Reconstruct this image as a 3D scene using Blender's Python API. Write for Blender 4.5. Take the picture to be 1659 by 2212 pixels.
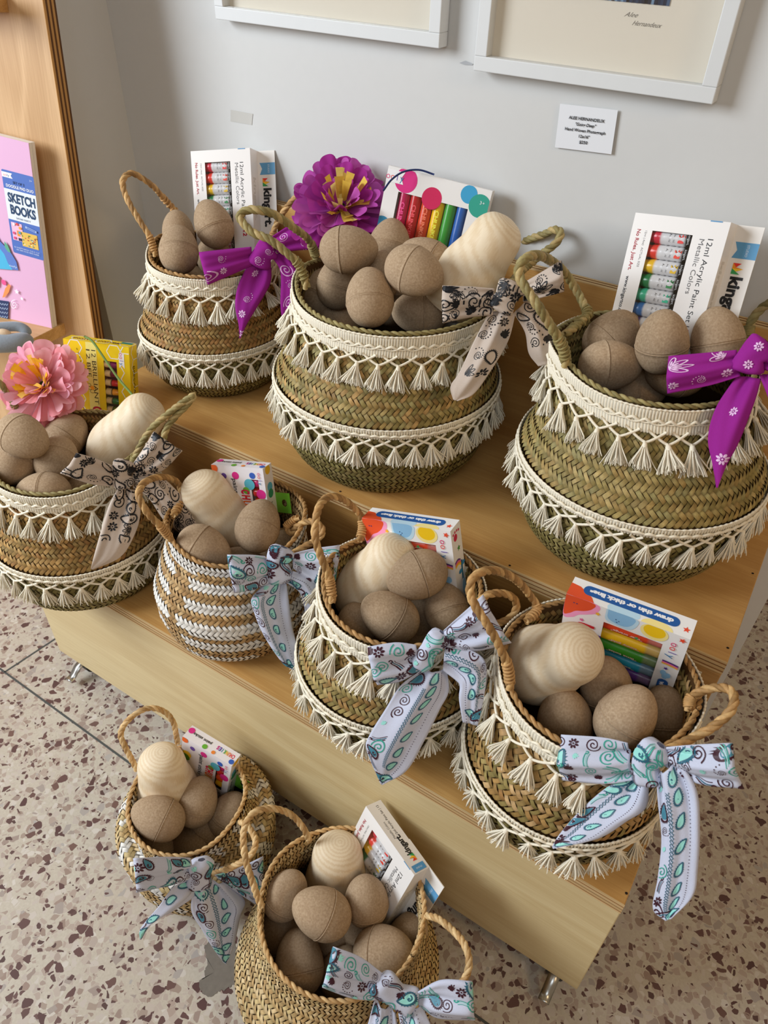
import bpy, math, random
import numpy as np
from mathutils import Matrix, Vector
for o in list(bpy.data.objects): bpy.data.objects.remove(o)
random.seed(7); rng = np.random.default_rng(11)
SC = bpy.context.scene; COL = SC.collection
PI = math.pi

# ------------------------------------------------------------------ camera, world, lights, exposure
R = np.array([[0.84304161, -0.36456845, 0.39543735], [0.53722632, 0.53542632, -0.65169513], [0.02585992, 0.76184546, 0.64724243]])
CAMP = np.array([0, -1.0, 1.185]); CX, CY, FPX = 829.5, 1106.0, 1590.0
cd = bpy.data.cameras.new('camera'); cam = bpy.data.objects.new('camera', cd); COL.objects.link(cam)
M = Matrix(R.tolist()).to_4x4(); M.translation = Vector(CAMP.tolist()); cam.matrix_world = M
cd.sensor_fit = 'VERTICAL'; cd.sensor_height = 36; cd.sensor_width = 27; cd.lens = FPX / 2212 * 36
cd.clip_start = .02; cd.clip_end = 60
cd.dof.use_dof = True; cd.dof.focus_distance = 0.98; cd.dof.aperture_fstop = cd.lens / 2.2
SC.camera = cam
w = bpy.data.worlds.new('room_ambient'); SC.world = w; w.use_nodes = True
w.node_tree.nodes['Background'].inputs[0].default_value = (1.0, .74, .47, 1)
w.node_tree.nodes['Background'].inputs[1].default_value = .22
def area(name, loc, target, sx, sy, power, color):
    l = bpy.data.lights.new(name, 'AREA'); l.shape = 'RECTANGLE'; l.size = sx; l.size_y = sy; l.energy = power; l.color = color
    o = bpy.data.objects.new(name, l); COL.objects.link(o); o.location = loc
    o.rotation_euler = (Vector(target) - Vector(loc)).to_track_quat('-Z', 'Y').to_euler(); return o
area('window_daylight', (-2.35, -1.9, 1.75), (-.35, -.35, .45), 1.3, 1.2, 86, (.86, .93, 1.0))
area('shopfront_daylight', (.6, -2.8, 2.7), (-.1, 0, 1.0), 1.6, 1.2, 18, (.80, .90, 1.0))
area('warm_fill_added', (1.9, -1.0, 2.0), (.1, -.4, .2), .5, .5, 11, (1.0, .70, .40))  # added fill standing in for warm bounce on the right floor and baskets
SC.view_settings.view_transform = 'Standard'; SC.view_settings.look = 'None'
SC.view_settings.gamma = 1; SC.view_settings.use_curve_mapping = False; SC.view_settings.exposure = 0.0

# ------------------------------------------------------------------ pixel / world helpers
def ray(x, y): return R @ np.array([(x - CX) / FPX, -(y - CY) / FPX, -1.0])
def atd(x, y, d): return CAMP + ray(x, y) * d
def onplane(x, y, P, N):
    d = ray(x, y); N = np.asarray(N, float); return CAMP + d * (np.dot(np.asarray(P) - CAMP, N) / np.dot(d, N))
def onz(x, y, z): return onplane(x, y, (0, 0, z), (0, 0, 1))
def ony(x, y, v): return onplane(x, y, (0, v, 0), (0, 1, 0))
def depth(P): return -(R.T @ (np.asarray(P) - CAMP))[2]
def unit(v): v = np.asarray(v, float); return v / (np.linalg.norm(v) + 1e-12)
def Z(ox, oy, s): return lambda p: (ox + s * p[0], oy + s * p[1])
def L(c): # srgb 0-255 -> linear
    c = np.asarray(c, float) / 255.0; return np.where(c < .04045, c / 12.92, ((c + .055) / 1.055) ** 2.4)
def spline(P, n):
    P = np.asarray(P, float); m = len(P)
    if m == 2: t = np.linspace(0, 1, n)[:, None]; return P[0] * (1 - t) + P[1] * t
    Q = np.vstack([2 * P[0] - P[1], P, 2 * P[-1] - P[-2]]); t = np.linspace(0, m - 1, n); i = np.minimum(t.astype(int), m - 2); f = (t - i)[:, None]
    a, b, c, d = Q[i], Q[i + 1], Q[i + 2], Q[i + 3]
    return .5 * ((2 * b) + (-a + c) * f + (2 * a - 5 * b + 4 * c - d) * f ** 2 + (-a + 3 * b - 3 * c + d) * f ** 3)

# ------------------------------------------------------------------ mesh builder
class MB:
    def __init__(s): s.V = []; s.F = []; s.K = []; s.n = 0
    def add(s, V, F, col=(.8, .8, .8)):
        V = np.asarray(V, float).reshape(-1, 3); c = np.asarray(col, float)
        if c.ndim == 1: c = np.tile(c[:3], (len(V), 1))
        s.V.append(V); s.K.append(c)
        if isinstance(F, np.ndarray): s.F.append(F + s.n)
        else:
            g = {}
            for f in F:
                while hasattr(f[0], '__len__'): f = f[0]
                g.setdefault(len(f), []).append(f)
            for q in g.values(): s.F.append(np.array(q) + s.n)
        s.n += len(V)
    def grid(s, P, col=(.8, .8, .8), wrap_u=False, wrap_v=False):
        nu, nv = P.shape[:2]; iu = np.arange(nu if wrap_u else nu - 1); iv = np.arange(nv if wrap_v else nv - 1)
        a, b = np.meshgrid(iu, iv, indexing='ij'); a2 = (a + 1) % nu; b2 = (b + 1) % nv
        F = np.stack([a * nv + b, a2 * nv + b, a2 * nv + b2, a * nv + b2], -1).reshape(-1, 4)
        c = np.asarray(col, float)
        if c.ndim == 3: c = c.reshape(-1, 3)
        s.add(P.reshape(-1, 3), F, c)
    def box(s, a, b, col=(.8, .8, .8)):
        (x0, y0, z0), (x1, y1, z1) = a, b
        V = [(x, y, z) for z in (z0, z1) for y in (y0, y1) for x in (x0, x1)]
        s.add(V, [[0, 2, 3, 1], [4, 5, 7, 6], [0, 1, 5, 4], [2, 6, 7, 3], [0, 4, 6, 2], [1, 3, 7, 5]], col)
    def tube(s, P, r, sides=6, col=(.8, .8, .8), closed=False, cap=True):
        P = np.asarray(P, float); n = len(P); T, N, B = frames(P, closed); r = np.broadcast_to(np.asarray(r, float), (n,))
        a = np.linspace(0, 2 * PI, sides, endpoint=False)
        Q = P[:, None] + r[:, None, None] * (np.cos(a)[None, :, None] * N[:, None] + np.sin(a)[None, :, None] * B[:, None])
        c = np.asarray(col, float)
        if c.ndim == 2: c = np.repeat(c[:, None], sides, 1)
        k = s.n; s.grid(Q, c, wrap_u=closed, wrap_v=True)
        if cap and not closed:
            s.F.append(np.array([[k + i for i in range(sides)][::-1]])); s.F.append(np.array([[k + (n - 1) * sides + i for i in range(sides)]]))
    def lathe(s, prof, seg=32, col=(.8, .8, .8)):
        prof = np.asarray(prof, float); a = np.linspace(0, 2 * PI, seg, endpoint=False)
        P = np.stack([prof[:, 0][:, None] * np.cos(a), prof[:, 0][:, None] * np.sin(a), np.repeat(prof[:, 1][:, None], seg, 1)], -1)
        c = np.asarray(col, float)
        if c.ndim == 2: c = np.repeat(c[:, None], seg, 1)
        s.grid(P, c, wrap_v=True)
    def build(s, name, mat, parent=None, smooth=True, label=None, kind=None, bevel=0, solid=0, link=True):
        me = bpy.data.meshes.new(name); V = np.concatenate(s.V); K = np.concatenate(s.K)
        me.vertices.add(len(V)); me.vertices.foreach_set('co', V.ravel())
        idx = np.concatenate([f.ravel() for f in s.F]); tot = np.concatenate([np.full(len(f), f.shape[1]) for f in s.F])
        st = np.concatenate([[0], np.cumsum(tot)[:-1]])
        me.loops.add(len(idx)); me.loops.foreach_set('vertex_index', idx.astype(np.int32))
        me.polygons.add(len(tot)); me.polygons.foreach_set('loop_start', st.astype(np.int32))
        me.polygons.foreach_set('use_smooth', np.full(len(tot), smooth))
        at = me.color_attributes.new('Col', 'FLOAT_COLOR', 'POINT'); at.data.foreach_set('color', np.hstack([K, np.ones((len(K), 1))]).ravel())
        me.update(calc_edges=True); me.validate(); me.materials.append(mat)
        o = bpy.data.objects.new(name, me)
        if link: COL.objects.link(o)
        if parent: o.parent = parent
        if label: o['label'] = label
        if kind: o['kind'] = kind
        if bevel:
            m = o.modifiers.new('bevel', 'BEVEL'); m.width = bevel; m.segments = 2; m.limit_method = 'ANGLE'
        if solid:
            m = o.modifiers.new('solid', 'SOLIDIFY'); m.thickness = solid; m.offset = 0
        return o
def frames(P, closed=False):
    T = np.roll(P, -1, 0) - np.roll(P, 1, 0)
    if not closed: T[0] = P[1] - P[0]; T[-1] = P[-1] - P[-2]
    T /= np.linalg.norm(T, axis=1)[:, None] + 1e-12; N = np.zeros_like(T)
    r = np.array([0, 0, 1.0]) if abs(T[0][2]) < .9 else np.array([1.0, 0, 0]); v = unit(np.cross(np.cross(T[0], r), T[0])); N[0] = v
    for i in range(1, len(P)): v = v - T[i] * np.dot(v, T[i]); v = unit(v); N[i] = v
    return T, N, np.cross(T, N)
def empty(name, loc=(0, 0, 0), label=None, cat=None, group=None, parent=None):
    o = bpy.data.objects.new(name, None); COL.objects.link(o); o.location = loc; o.empty_display_size = .03
    if parent: o.parent = parent
    return tag(o, label, cat, group)
def tag(o, label=None, cat=None, group=None, kind=None):
    if label: o['label'] = label
    if cat: o['category'] = cat
    if group: o['group'] = group
    if kind: o['kind'] = kind
    return o
def copyobj(o, parent=None):
    c = o.copy(); COL.objects.link(c)
    if parent: c.parent = parent
    return c

# ------------------------------------------------------------------ materials
def newmat(name, rough=.6, spec=.4):
    m = bpy.data.materials.new(name); m.use_nodes = True; nt = m.node_tree; b = nt.nodes['Principled BSDF']
    b.inputs['Roughness'].default_value = rough; b.inputs['Specular IOR Level'].default_value = spec; return m, nt, b
def nd(nt, t, **kw):
    n = nt.nodes.new(t)
    for k, v in kw.items():
        if k in n.inputs: n.inputs[k].default_value = v
        else: setattr(n, k, v)
    return n
def noise_bump(nt, b, scale, strength, dist=.001, stretch=None):
    tc = nd(nt, 'ShaderNodeTexCoord'); n = nd(nt, 'ShaderNodeTexNoise', Scale=scale, Detail=4.0)
    if stretch:
        mp = nd(nt, 'ShaderNodeMapping'); mp.inputs['Scale'].default_value = stretch; nt.links.new(tc.outputs['Object'], mp.inputs[0]); nt.links.new(mp.outputs[0], n.inputs['Vector'])
    else: nt.links.new(tc.outputs['Object'], n.inputs['Vector'])
    bp = nd(nt, 'ShaderNodeBump', Strength=strength, Distance=dist); nt.links.new(n.outputs['Fac'], bp.inputs['Height']); nt.links.new(bp.outputs[0], b.inputs['Normal']); return n
def mixc(nt, fac, a, c):
    m = nd(nt, 'ShaderNodeMix', data_type='RGBA')
    for sock, v in ((0, fac), (6, a), (7, c)):
        if isinstance(v, bpy.types.NodeSocket): nt.links.new(v, m.inputs[sock])
        elif sock == 0: m.inputs[0].default_value = v
        else: m.inputs[sock].default_value = (*[float(q) for q in v][:3], 1)
    return m.outputs[2]
def ramp(nt, src, stops):
    r = nd(nt, 'ShaderNodeValToRGB'); nt.links.new(src, r.inputs[0]); e = r.color_ramp.elements
    while len(e) < len(stops): e.new(.5)
    for i, (p, c) in enumerate(stops): e[i].position = p; e[i].color = (*[float(q) for q in c], 1) if hasattr(c, '__len__') else (c, c, c, 1)
    return r.outputs[0]
def plain(name, rgb, rough=.6, spec=.4, metal=0, var=.06, bump=0, bscale=200, sheen=0):
    m, nt, b = newmat(name, rough, spec); b.inputs['Metallic'].default_value = metal; c = L(rgb)
    n = noise_bump(nt, b, bscale, bump, .0006) if bump else None
    if n is None:
        tc = nd(nt, 'ShaderNodeTexCoord'); n = nd(nt, 'ShaderNodeTexNoise', Scale=40.0, Detail=3.0); nt.links.new(tc.outputs['Object'], n.inputs['Vector'])
    nt.links.new(mixc(nt, n.outputs['Fac'], c * (1 - var), np.minimum(c * (1 + var), 1)), b.inputs['Base Color'])
    if sheen: b.inputs['Sheen Weight'].default_value = sheen
    return m
def attr(name, rough=.6, spec=.3, bump=0, bscale=300, stretch=None, var=0, sss=0, trans=0):
    m, nt, b = newmat(name, rough, spec); a = nd(nt, 'ShaderNodeVertexColor', layer_name='Col'); src = a.outputs[0]
    if bump:
        n = noise_bump(nt, b, bscale, bump, .0006, stretch)
        if var:
            k = ramp(nt, n.outputs['Fac'], [(.3, 1 - var), (.7, 1 + var)]); mu = nd(nt, 'ShaderNodeMix', data_type='RGBA', blend_type='MULTIPLY'); mu.inputs[0].default_value = 1
            nt.links.new(src, mu.inputs[6]); nt.links.new(k, mu.inputs[7]); src = mu.outputs[2]
    nt.links.new(src, b.inputs['Base Color'])
    if trans:
        t = nd(nt, 'ShaderNodeBsdfTranslucent'); nt.links.new(src, t.inputs[0]); mx = nd(nt, 'ShaderNodeMixShader', Fac=trans)
        nt.links.new(b.outputs[0], mx.inputs[1]); nt.links.new(t.outputs[0], mx.inputs[2]); nt.links.new(mx.outputs[0], nt.nodes['Material Output'].inputs[0])
    return m
def wood(name, c1, c2, axis='X', rough=.42, scale=1.0, spec=.35):
    m, nt, b = newmat(name, rough, spec); tc = nd(nt, 'ShaderNodeTexCoord'); mp = nd(nt, 'ShaderNodeMapping')
    s = {'X': (1.2, 9, 9), 'Z': (9, 9, 1.2), 'Y': (9, 1.2, 9)}[axis]; mp.inputs['Scale'].default_value = [q * scale for q in s]
    nt.links.new(tc.outputs['Object'], mp.inputs[0])
    n = nd(nt, 'ShaderNodeTexNoise', Scale=1.3, Detail=5.0, Distortion=.8); nt.links.new(mp.outputs[0], n.inputs['Vector'])
    wv = nd(nt, 'ShaderNodeTexNoise', Scale=9.0, Detail=3.0); mp2 = nd(nt, 'ShaderNodeMapping'); mp2.inputs['Scale'].default_value = [q * scale * k for q, k in zip(s, {'X': (1, 6, 6), 'Z': (6, 6, 1), 'Y': (6, 1, 6)}[axis])]
    nt.links.new(tc.outputs['Object'], mp2.inputs[0]); nt.links.new(mp2.outputs[0], wv.inputs['Vector'])
    ma = nd(nt, 'ShaderNodeMath', operation='MULTIPLY_ADD'); nt.links.new(n.outputs['Fac'], ma.inputs[0]); ma.inputs[1].default_value = 5.0; ma.inputs[2].default_value = 0
    fr = nd(nt, 'ShaderNodeMath', operation='PINGPONG'); nt.links.new(ma.outputs[0], fr.inputs[0]); fr.inputs[1].default_value = .5
    f2 = nd(nt, 'ShaderNodeMath', operation='MULTIPLY_ADD'); nt.links.new(fr.outputs[0], f2.inputs[0]); f2.inputs[1].default_value = .9; nt.links.new(wv.outputs['Fac'], f2.inputs[2])
    src = ramp(nt, f2.outputs[0], [(.35, L(c2)), (.75, (L(c1) + L(c2)) / 2), (1.0, L(c1))]); nt.links.new(src, b.inputs['Base Color'])
    bp = nd(nt, 'ShaderNodeBump', Strength=.08, Distance=.0005); nt.links.new(wv.outputs['Fac'], bp.inputs['Height']); nt.links.new(bp.outputs[0], b.inputs['Normal']); return m
def terrazzo():
    m, nt, b = newmat('terrazzo', .38, .4); tc = nd(nt, 'ShaderNodeTexCoord')
    nz = nd(nt, 'ShaderNodeTexNoise', Scale=70.0, Detail=3.0); nt.links.new(tc.outputs['Object'], nz.inputs['Vector'])
    vm = nd(nt, 'ShaderNodeVectorMath', operation='MULTIPLY_ADD'); nt.links.new(nz.outputs['Color'], vm.inputs[0]); vm.inputs[1].default_value = (.007, .007, 0); nt.links.new(tc.outputs['Object'], vm.inputs[2])
    fl = nd(nt, 'ShaderNodeVectorMath', operation='MULTIPLY'); nt.links.new(vm.outputs[0], fl.inputs[0]); fl.inputs[1].default_value = (1, 1, 0); P = fl.outputs[0]
    def vor(scale, feat='F1'):
        v = nd(nt, 'ShaderNodeTexVoronoi', feature=feat, Scale=scale); nt.links.new(P, v.inputs['Vector']); return v
    def layer(base, scale, thresh, edge, cols, ch=0):
        v = vor(scale); e = vor(scale, 'DISTANCE_TO_EDGE'); sep = nd(nt, 'ShaderNodeSeparateColor'); nt.links.new(v.outputs['Color'], sep.inputs[0])
        g = nd(nt, 'ShaderNodeMath', operation='GREATER_THAN'); nt.links.new(sep.outputs[ch], g.inputs[0]); g.inputs[1].default_value = thresh
        ed = nd(nt, 'ShaderNodeMath', operation='MULTIPLY'); nt.links.new(sep.outputs[2], ed.inputs[0]); ed.inputs[1].default_value = edge
        g2 = nd(nt, 'ShaderNodeMath', operation='GREATER_THAN'); nt.links.new(e.outputs['Distance'], g2.inputs[0]); nt.links.new(ed.outputs[0], g2.inputs[1])
        mu = nd(nt, 'ShaderNodeMath', operation='MULTIPLY'); nt.links.new(g.outputs[0], mu.inputs[0]); nt.links.new(g2.outputs[0], mu.inputs[1])
        c = ramp(nt, sep.outputs[1], cols); return mixc(nt, mu.outputs[0], base, c)
    n2 = nd(nt, 'ShaderNodeTexNoise', Scale=260.0, Detail=3.0); nt.links.new(P, n2.inputs['Vector'])
    n3 = nd(nt, 'ShaderNodeTexNoise', Scale=5.0, Detail=2.0); nt.links.new(P, n3.inputs['Vector'])
    base = mixc(nt, n2.outputs['Fac'], L((176, 166, 150)), L((204, 197, 183)))
    base = mixc(nt, ramp(nt, n3.outputs['Fac'], [(.4, 0.0), (.7, .35)]), base, L((176, 160, 142)))
    base = layer(base, 120, .45, .12, [(0, L((188, 176, 164))), (.4, L((168, 150, 138))), (.7, L((205, 198, 188))), (1, L((150, 128, 116)))])
    base = layer(base, 90, .62, .35, [(0, L((192, 185, 172))), (.5, L((172, 158, 144))), (.8, L((150, 130, 118))), (1, L((172, 166, 160)))], 1)
    base = layer(base, 150, .87, .25, [(0, L((112, 84, 80))), (1, L((84, 62, 58)))])
    base = layer(base, 92, .74, .42, [(0, L((104, 76, 72))), (.6, L((88, 62, 60))), (1, L((116, 88, 80)))])
    nt.links.new(base, b.inputs['Base Color']); return m
def eggmat():
    m, nt, b = newmat('papier_mache', .85, .15); tc = nd(nt, 'ShaderNodeTexCoord')
    oi = nd(nt, 'ShaderNodeObjectInfo'); n = nd(nt, 'ShaderNodeTexNoise', Scale=420.0, Detail=4.0); n2 = nd(nt, 'ShaderNodeTexNoise', Scale=35.0, Detail=2.0)
    for q in (n, n2): nt.links.new(tc.outputs['Object'], q.inputs['Vector'])
    c = ramp(nt, n.outputs['Fac'], [(.3, L((156, 132, 105))), (.5, L((170, 146, 118))), (.72, L((184, 161, 134)))])
    c = mixc(nt, ramp(nt, n2.outputs['Fac'], [(.45, 0.0), (.75, .3)]), c, L((160, 136, 112)))
    mu = nd(nt, 'ShaderNodeMix', data_type='RGBA', blend_type='MULTIPLY'); mu.inputs[0].default_value = 1; nt.links.new(c, mu.inputs[6])
    nt.links.new(ramp(nt, oi.outputs['Random'], [(0, (.88, .87, .86)), (1, (1.06, 1.05, 1.04))]), mu.inputs[7]); nt.links.new(mu.outputs[2], b.inputs['Base Color'])
    bp = nd(nt, 'ShaderNodeBump', Strength=.35, Distance=.0006); nt.links.new(n.outputs['Fac'], bp.inputs['Height']); nt.links.new(bp.outputs[0], b.inputs['Normal']); return m
def turned():
    m, nt, b = newmat('turned_birch', .5, .3); tc = nd(nt, 'ShaderNodeTexCoord'); mp = nd(nt, 'ShaderNodeMapping'); mp.inputs['Location'].default_value = (.004, .003, 0); mp.inputs['Scale'].default_value = (1, 1, .12)
    nt.links.new(tc.outputs['Object'], mp.inputs[0]); wv = nd(nt, 'ShaderNodeTexWave', wave_type='RINGS', rings_direction='Z', Scale=75.0, Distortion=2.4, Detail=2.0); wv.inputs['Detail Scale'].default_value = 6
    nt.links.new(mp.outputs[0], wv.inputs['Vector']); n = nd(nt, 'ShaderNodeTexNoise', Scale=14.0, Detail=3.0); nt.links.new(tc.outputs['Object'], n.inputs['Vector'])
    c = mixc(nt, ramp(nt, wv.outputs['Fac'], [(.2, 0.0), (1, .55)]), L((232, 214, 184)), L((212, 184, 142))); c = mixc(nt, ramp(nt, n.outputs['Fac'], [(.4, 0.0), (.7, .4)]), c, L((238, 224, 200)))
    nt.links.new(c, b.inputs['Base Color']); return m
def glassy(name, fac=.12, rough=.03):
    m, nt, b = newmat(name); t = nd(nt, 'ShaderNodeBsdfTransparent'); g = nd(nt, 'ShaderNodeBsdfGlossy', Roughness=rough); mx = nd(nt, 'ShaderNodeMixShader', Fac=fac)
    nt.links.new(t.outputs[0], mx.inputs[1]); nt.links.new(g.outputs[0], mx.inputs[2]); nt.links.new(mx.outputs[0], nt.nodes['Material Output'].inputs[0]); return m
WALL = plain('painted_wall', (206, 206, 204), .75, .2, var=.015, bump=.06, bscale=60)
TERR = terrazzo(); EGG = eggmat(); TURN = turned()
TOPW = wood('honey_plywood_face', (206, 160, 96), (190, 142, 80)); FRONTW = wood('birch_plywood_face', (216, 196, 150), (202, 178, 130))
RACKW = wood('rack_plywood_face', (214, 176, 132), (190, 150, 106), 'Z', scale=.8)
PLY = attr('plywood_edge', .7, .2, .3, 500); SEA = attr('seagrass', .62, .3, .5, 260, (1, 1, 1), .16); SHELL = attr('basket_shell', .9, .1, .3, 200)
COT = attr('cotton', .9, .1, .35, 900, None, .06); PRINT = attr('ink_print', .45, .3); PAPER = attr('coated_carton', .35, .4); CLOTH = attr('cotton_bandana', .85, .15, .25, 900, None, .03, trans=.12)
TISSUE = attr('tissue_paper', .8, .15, .2, 300, None, .05, trans=.35); METAL = plain('zinc_metal', (190, 190, 186), .3, .5, 1); RUB = plain('grey_rubber', (70, 68, 64), .6)
FILM = glassy('clear_film', .10, .08); GLASS = glassy('picture_glass', .10, .02); PLAST = attr('moulded_plastic', .25, .5); FELT = plain('plush_knit', (138, 148, 158), .95, .1, bump=.6, bscale=350, sheen=.4)
MOULD = plain('white_frame_paint', (214, 216, 216), .45, .4, var=.02)

# ------------------------------------------------------------------ text
_tc = {}
def text_geo(s, bold=0, shear=0):
    k = (s, bold, shear)
    if k in _tc: return _tc[k]
    cu = bpy.data.curves.new('t', 'FONT'); cu.body = s; cu.size = 1; cu.offset = bold; cu.shear = shear; cu.resolution_u = 3
    o = bpy.data.objects.new('t', cu); COL.objects.link(o); bpy.context.view_layer.update()
    me = bpy.data.meshes.new_from_object(o.evaluated_get(bpy.context.evaluated_depsgraph_get()))
    V = np.array([v.co[:2] for v in me.vertices]) if len(me.vertices) else np.zeros((0, 2)); F = [tuple(p.vertices) for p in me.polygons]
    bpy.data.objects.remove(o); bpy.data.curves.remove(cu); bpy.data.meshes.remove(me); _tc[k] = (V, F); return V, F
class Face2:
    """flat print on a face: o = face origin (top-left), ex = right, ey = down, en = outward"""
    def __init__(s, mb, o, ex, ey, en): s.mb = mb; s.o = np.array(o, float); s.ex = np.array(ex, float); s.ey = np.array(ey, float); s.en = np.array(en, float); s.k = 0
    def put(s, P, F, col, lift=None):
        P = np.asarray(P, float); s.k += 1; h = .00012 + .00004 * s.k if lift is None else lift
        s.mb.add(s.o + P[:, :1] * s.ex + P[:, 1:2] * s.ey + s.en * h, F, L(col))
    def poly(s, P, col): P = np.asarray(P, float); n = len(P); s.put(np.vstack([P, P.mean(0)]), [[i, (i + 1) % n, n] for i in range(n)], col)
    def rect(s, x0, y0, x1, y1, col, r=0):
        if r <= 0: s.poly([(x0, y0), (x1, y0), (x1, y1), (x0, y1)], col); return
        P = []
        for cx, cy, a0 in ((x1 - r, y0 + r, -90), (x1 - r, y1 - r, 0), (x0 + r, y1 - r, 90), (x0 + r, y0 + r, 180)):
            for a in np.radians(np.linspace(a0, a0 + 90, 6)): P.append((cx + r * math.cos(a), cy + r * math.sin(a)))
        s.poly(P, col)
    def disc(s, x, y, r, col, ry=None, clip=None):
        a = np.linspace(0, 2 * PI, 28, endpoint=False); P = np.stack([x + r * np.cos(a), y + (ry or r) * np.sin(a)], 1)
        if clip: P[:, 0] = np.clip(P[:, 0], clip[0], clip[2]); P[:, 1] = np.clip(P[:, 1], clip[1], clip[3])
        s.poly(P, col)
    def star(s, x, y, r, col, n=5, rot=0):
        s.poly([(x + (r if i % 2 == 0 else r * .45) * math.sin(rot + i * PI / n), y - (r if i % 2 == 0 else r * .45) * math.cos(rot + i * PI / n)) for i in range(2 * n)], col)
    def line(s, P, w, col, closed=False):
        P = np.asarray(P, float); T = np.gradient(P, axis=0); T /= np.linalg.norm(T, axis=1)[:, None] + 1e-9; N = np.stack([-T[:, 1], T[:, 0]], 1) * w / 2
        n = len(P); s.put(np.vstack([P + N, P - N]), [[i, i + 1, n + i + 1, n + i] for i in range(n - 1)], col)
    def text(s, t, x, y, w, h, col, rot=0, bold=0, shear=0):
        """centre (x,y); w along reading direction (None keeps the font's aspect); h cap height; rot degrees clockwise"""
        V, F = text_geo(t, bold, shear)
        if not len(V): return
        lo, hi = V.min(0), V.max(0); cap = .70; sc = h / cap; sx = sc if w is None else w / (hi[0] - lo[0])
        P = np.stack([(V[:, 0] - (lo[0] + hi[0]) / 2) * sx, -(V[:, 1] - cap / 2) * sc], 1); a = math.radians(rot); c, q = math.cos(a), math.sin(a)
        P = np.stack([P[:, 0] * c - P[:, 1] * q + x, P[:, 0] * q + P[:, 1] * c + y], 1)
        s.put(P, [[f] for f in F], col)

# ------------------------------------------------------------------ room
ZU, ZL, ZB = .513, .324, .048
mb = MB(); mb.box((-3.2, -3.2, -.05), (2.2, 1.6, 0)); floor = tag(mb.build('floor', TERR, smooth=False), kind='structure')
mb = MB(); mb.box((-1.178, 0, 0), (.10, .12, 2.6)); tag(mb.build('wall_back', WALL, smooth=False), kind='structure')
mb = MB(); mb.box((-3.2, -.137, 0), (-1.178, .12, 2.6)); tag(mb.build('wall_left', WALL, smooth=False), kind='structure')
# divider strips let into the terrazzo
STRIP = plain('divider_strip', (74, 76, 74), .6)
def strip(name, p, q, w=.0035, ext=0):
    p = np.array(p[:2]); q = np.array(q[:2]); d = unit(np.append(q - p, 0))[:2]; n = np.array([-d[1], d[0]]) * w / 2; q = q + d * ext
    m = MB(); V = [(*(p + n), 0), (*(q + n), 0), (*(q - n), 0), (*(p - n), 0)]; V += [(a, b, .0006) for a, b, _ in V]
    m.add(V, [[4, 7, 6, 5], [0, 1, 5, 4], [1, 2, 6, 5], [2, 3, 7, 6], [3, 0, 4, 7]]); o = m.build(name, STRIP, floor, smooth=False); return o
jn = onz(10, 1452, 0); strip('divider_strip', jn, onz(1050, 2210, 0), ext=1.5); strip('divider_strip', jn, onz(112, 1385, 0), ext=.9); strip('divider_strip', jn, (jn[0] - 1.2, jn[1] + .02))
mb = MB(); P = [onz(*Z(380, 1850, .1637)(p), 0) for p in [(370, 1190), (400, 1310), (415, 1420), (390, 1500), (380, 1600), (310, 1640), (320, 1740), (350, 1800), (400, 1840), (470, 1845), (560, 1790), (640, 1760), (740, 1700), (800, 1660), (820, 1400), (780, 1150), (600, 1080), (470, 1090)]]
P = np.array(P); P = np.vstack([spline(np.vstack([P, P[:1]]), 70)[:-1]]); P[:, :2] += rng.normal(0, .0008, (len(P), 2)); P[:, 2] = .0005
mb.add(np.vstack([P, P.mean(0)]), [[[i, (i + 1) % len(P), len(P)]] for i in range(len(P))]); mb.build('mortar_patch', plain('grey_mortar', (122, 114, 104), .8, .2, var=.2, bump=.4, bscale=120), floor, smooth=False)
# old tape and scuffs on the wall
def wallmark(px, name, col, th=.0006):
    m = MB(); P = np.array([ony(x, y, -th) for x, y in px]); n = len(P); m.add(np.vstack([P, P.mean(0)]), [[[i, (i + 1) % n, n]] for i in range(n)]); return m.build(name, plain(name + '_paint', col, .6, .3, var=.03), smooth=False)
back = bpy.data.objects['wall_back']
for px, n, c in (([(498, 237), (546, 246), (544, 270), (498, 262)], 'tape_residue', (192, 190, 184)), ([(992, 136), (1005, 131), (1022, 138), (1020, 141), (1003, 140)], 'scuff_mark', (170, 172, 174))):
    o = wallmark(px, n, c); o.parent = back

# ------------------------------------------------------------------ plywood display stand
SX0, SX1 = -.99, .062
stand = empty('display_stand', ((SX0 + SX1) / 2, -.3, 0), 'two-tier plywood display stand on casters against the pale wall', 'stand')
def pl(x, y, z): return (x - (SX0 + SX1) / 2, y + .3, z)
def board(name, a, b, mat, label=None):
    m = MB(); m.box(pl(*a), pl(*b)); return m.build(name, mat, stand, smooth=False, bevel=.0012, label=label)
T = .02
def plyedge(x0, x1, y, z1, parent, back=False):
    m = MB(); cols = [(206, 176, 128), (150, 108, 66), (202, 172, 126), (118, 82, 50), (196, 164, 116), (146, 104, 64), (208, 178, 130)]; hs = np.array([2, 2.2, 3.4, 1.6, 3.4, 2.2, 2.]); hs = np.cumsum(np.append(0, hs)) / hs.sum() * T
    for i, c in enumerate(cols):
        d = .0006 if i % 2 else .0010
        m.box(pl(x0, y - d, z1 - hs[i + 1]), pl(x1, y + .001, z1 - hs[i]), L(c))
    return m.build('plywood_edge', PLY, parent, smooth=False, label='striped plywood edge')
board('upper_shelf', (SX0, -.327, ZU - T), (SX1, -.022, ZU), TOPW); plyedge(SX0, SX1, -.327, ZU, stand)
board('lower_shelf', (SX0, -.555, ZL - T), (SX1, -.312, ZL), TOPW); plyedge(SX0, SX1, -.555, ZL, stand)
board('riser_panel', (SX0, -.325, ZL), (SX1, -.312, ZU - T), wood('shaded_birch_face', (190, 146, 86), (160, 116, 62)))
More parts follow.
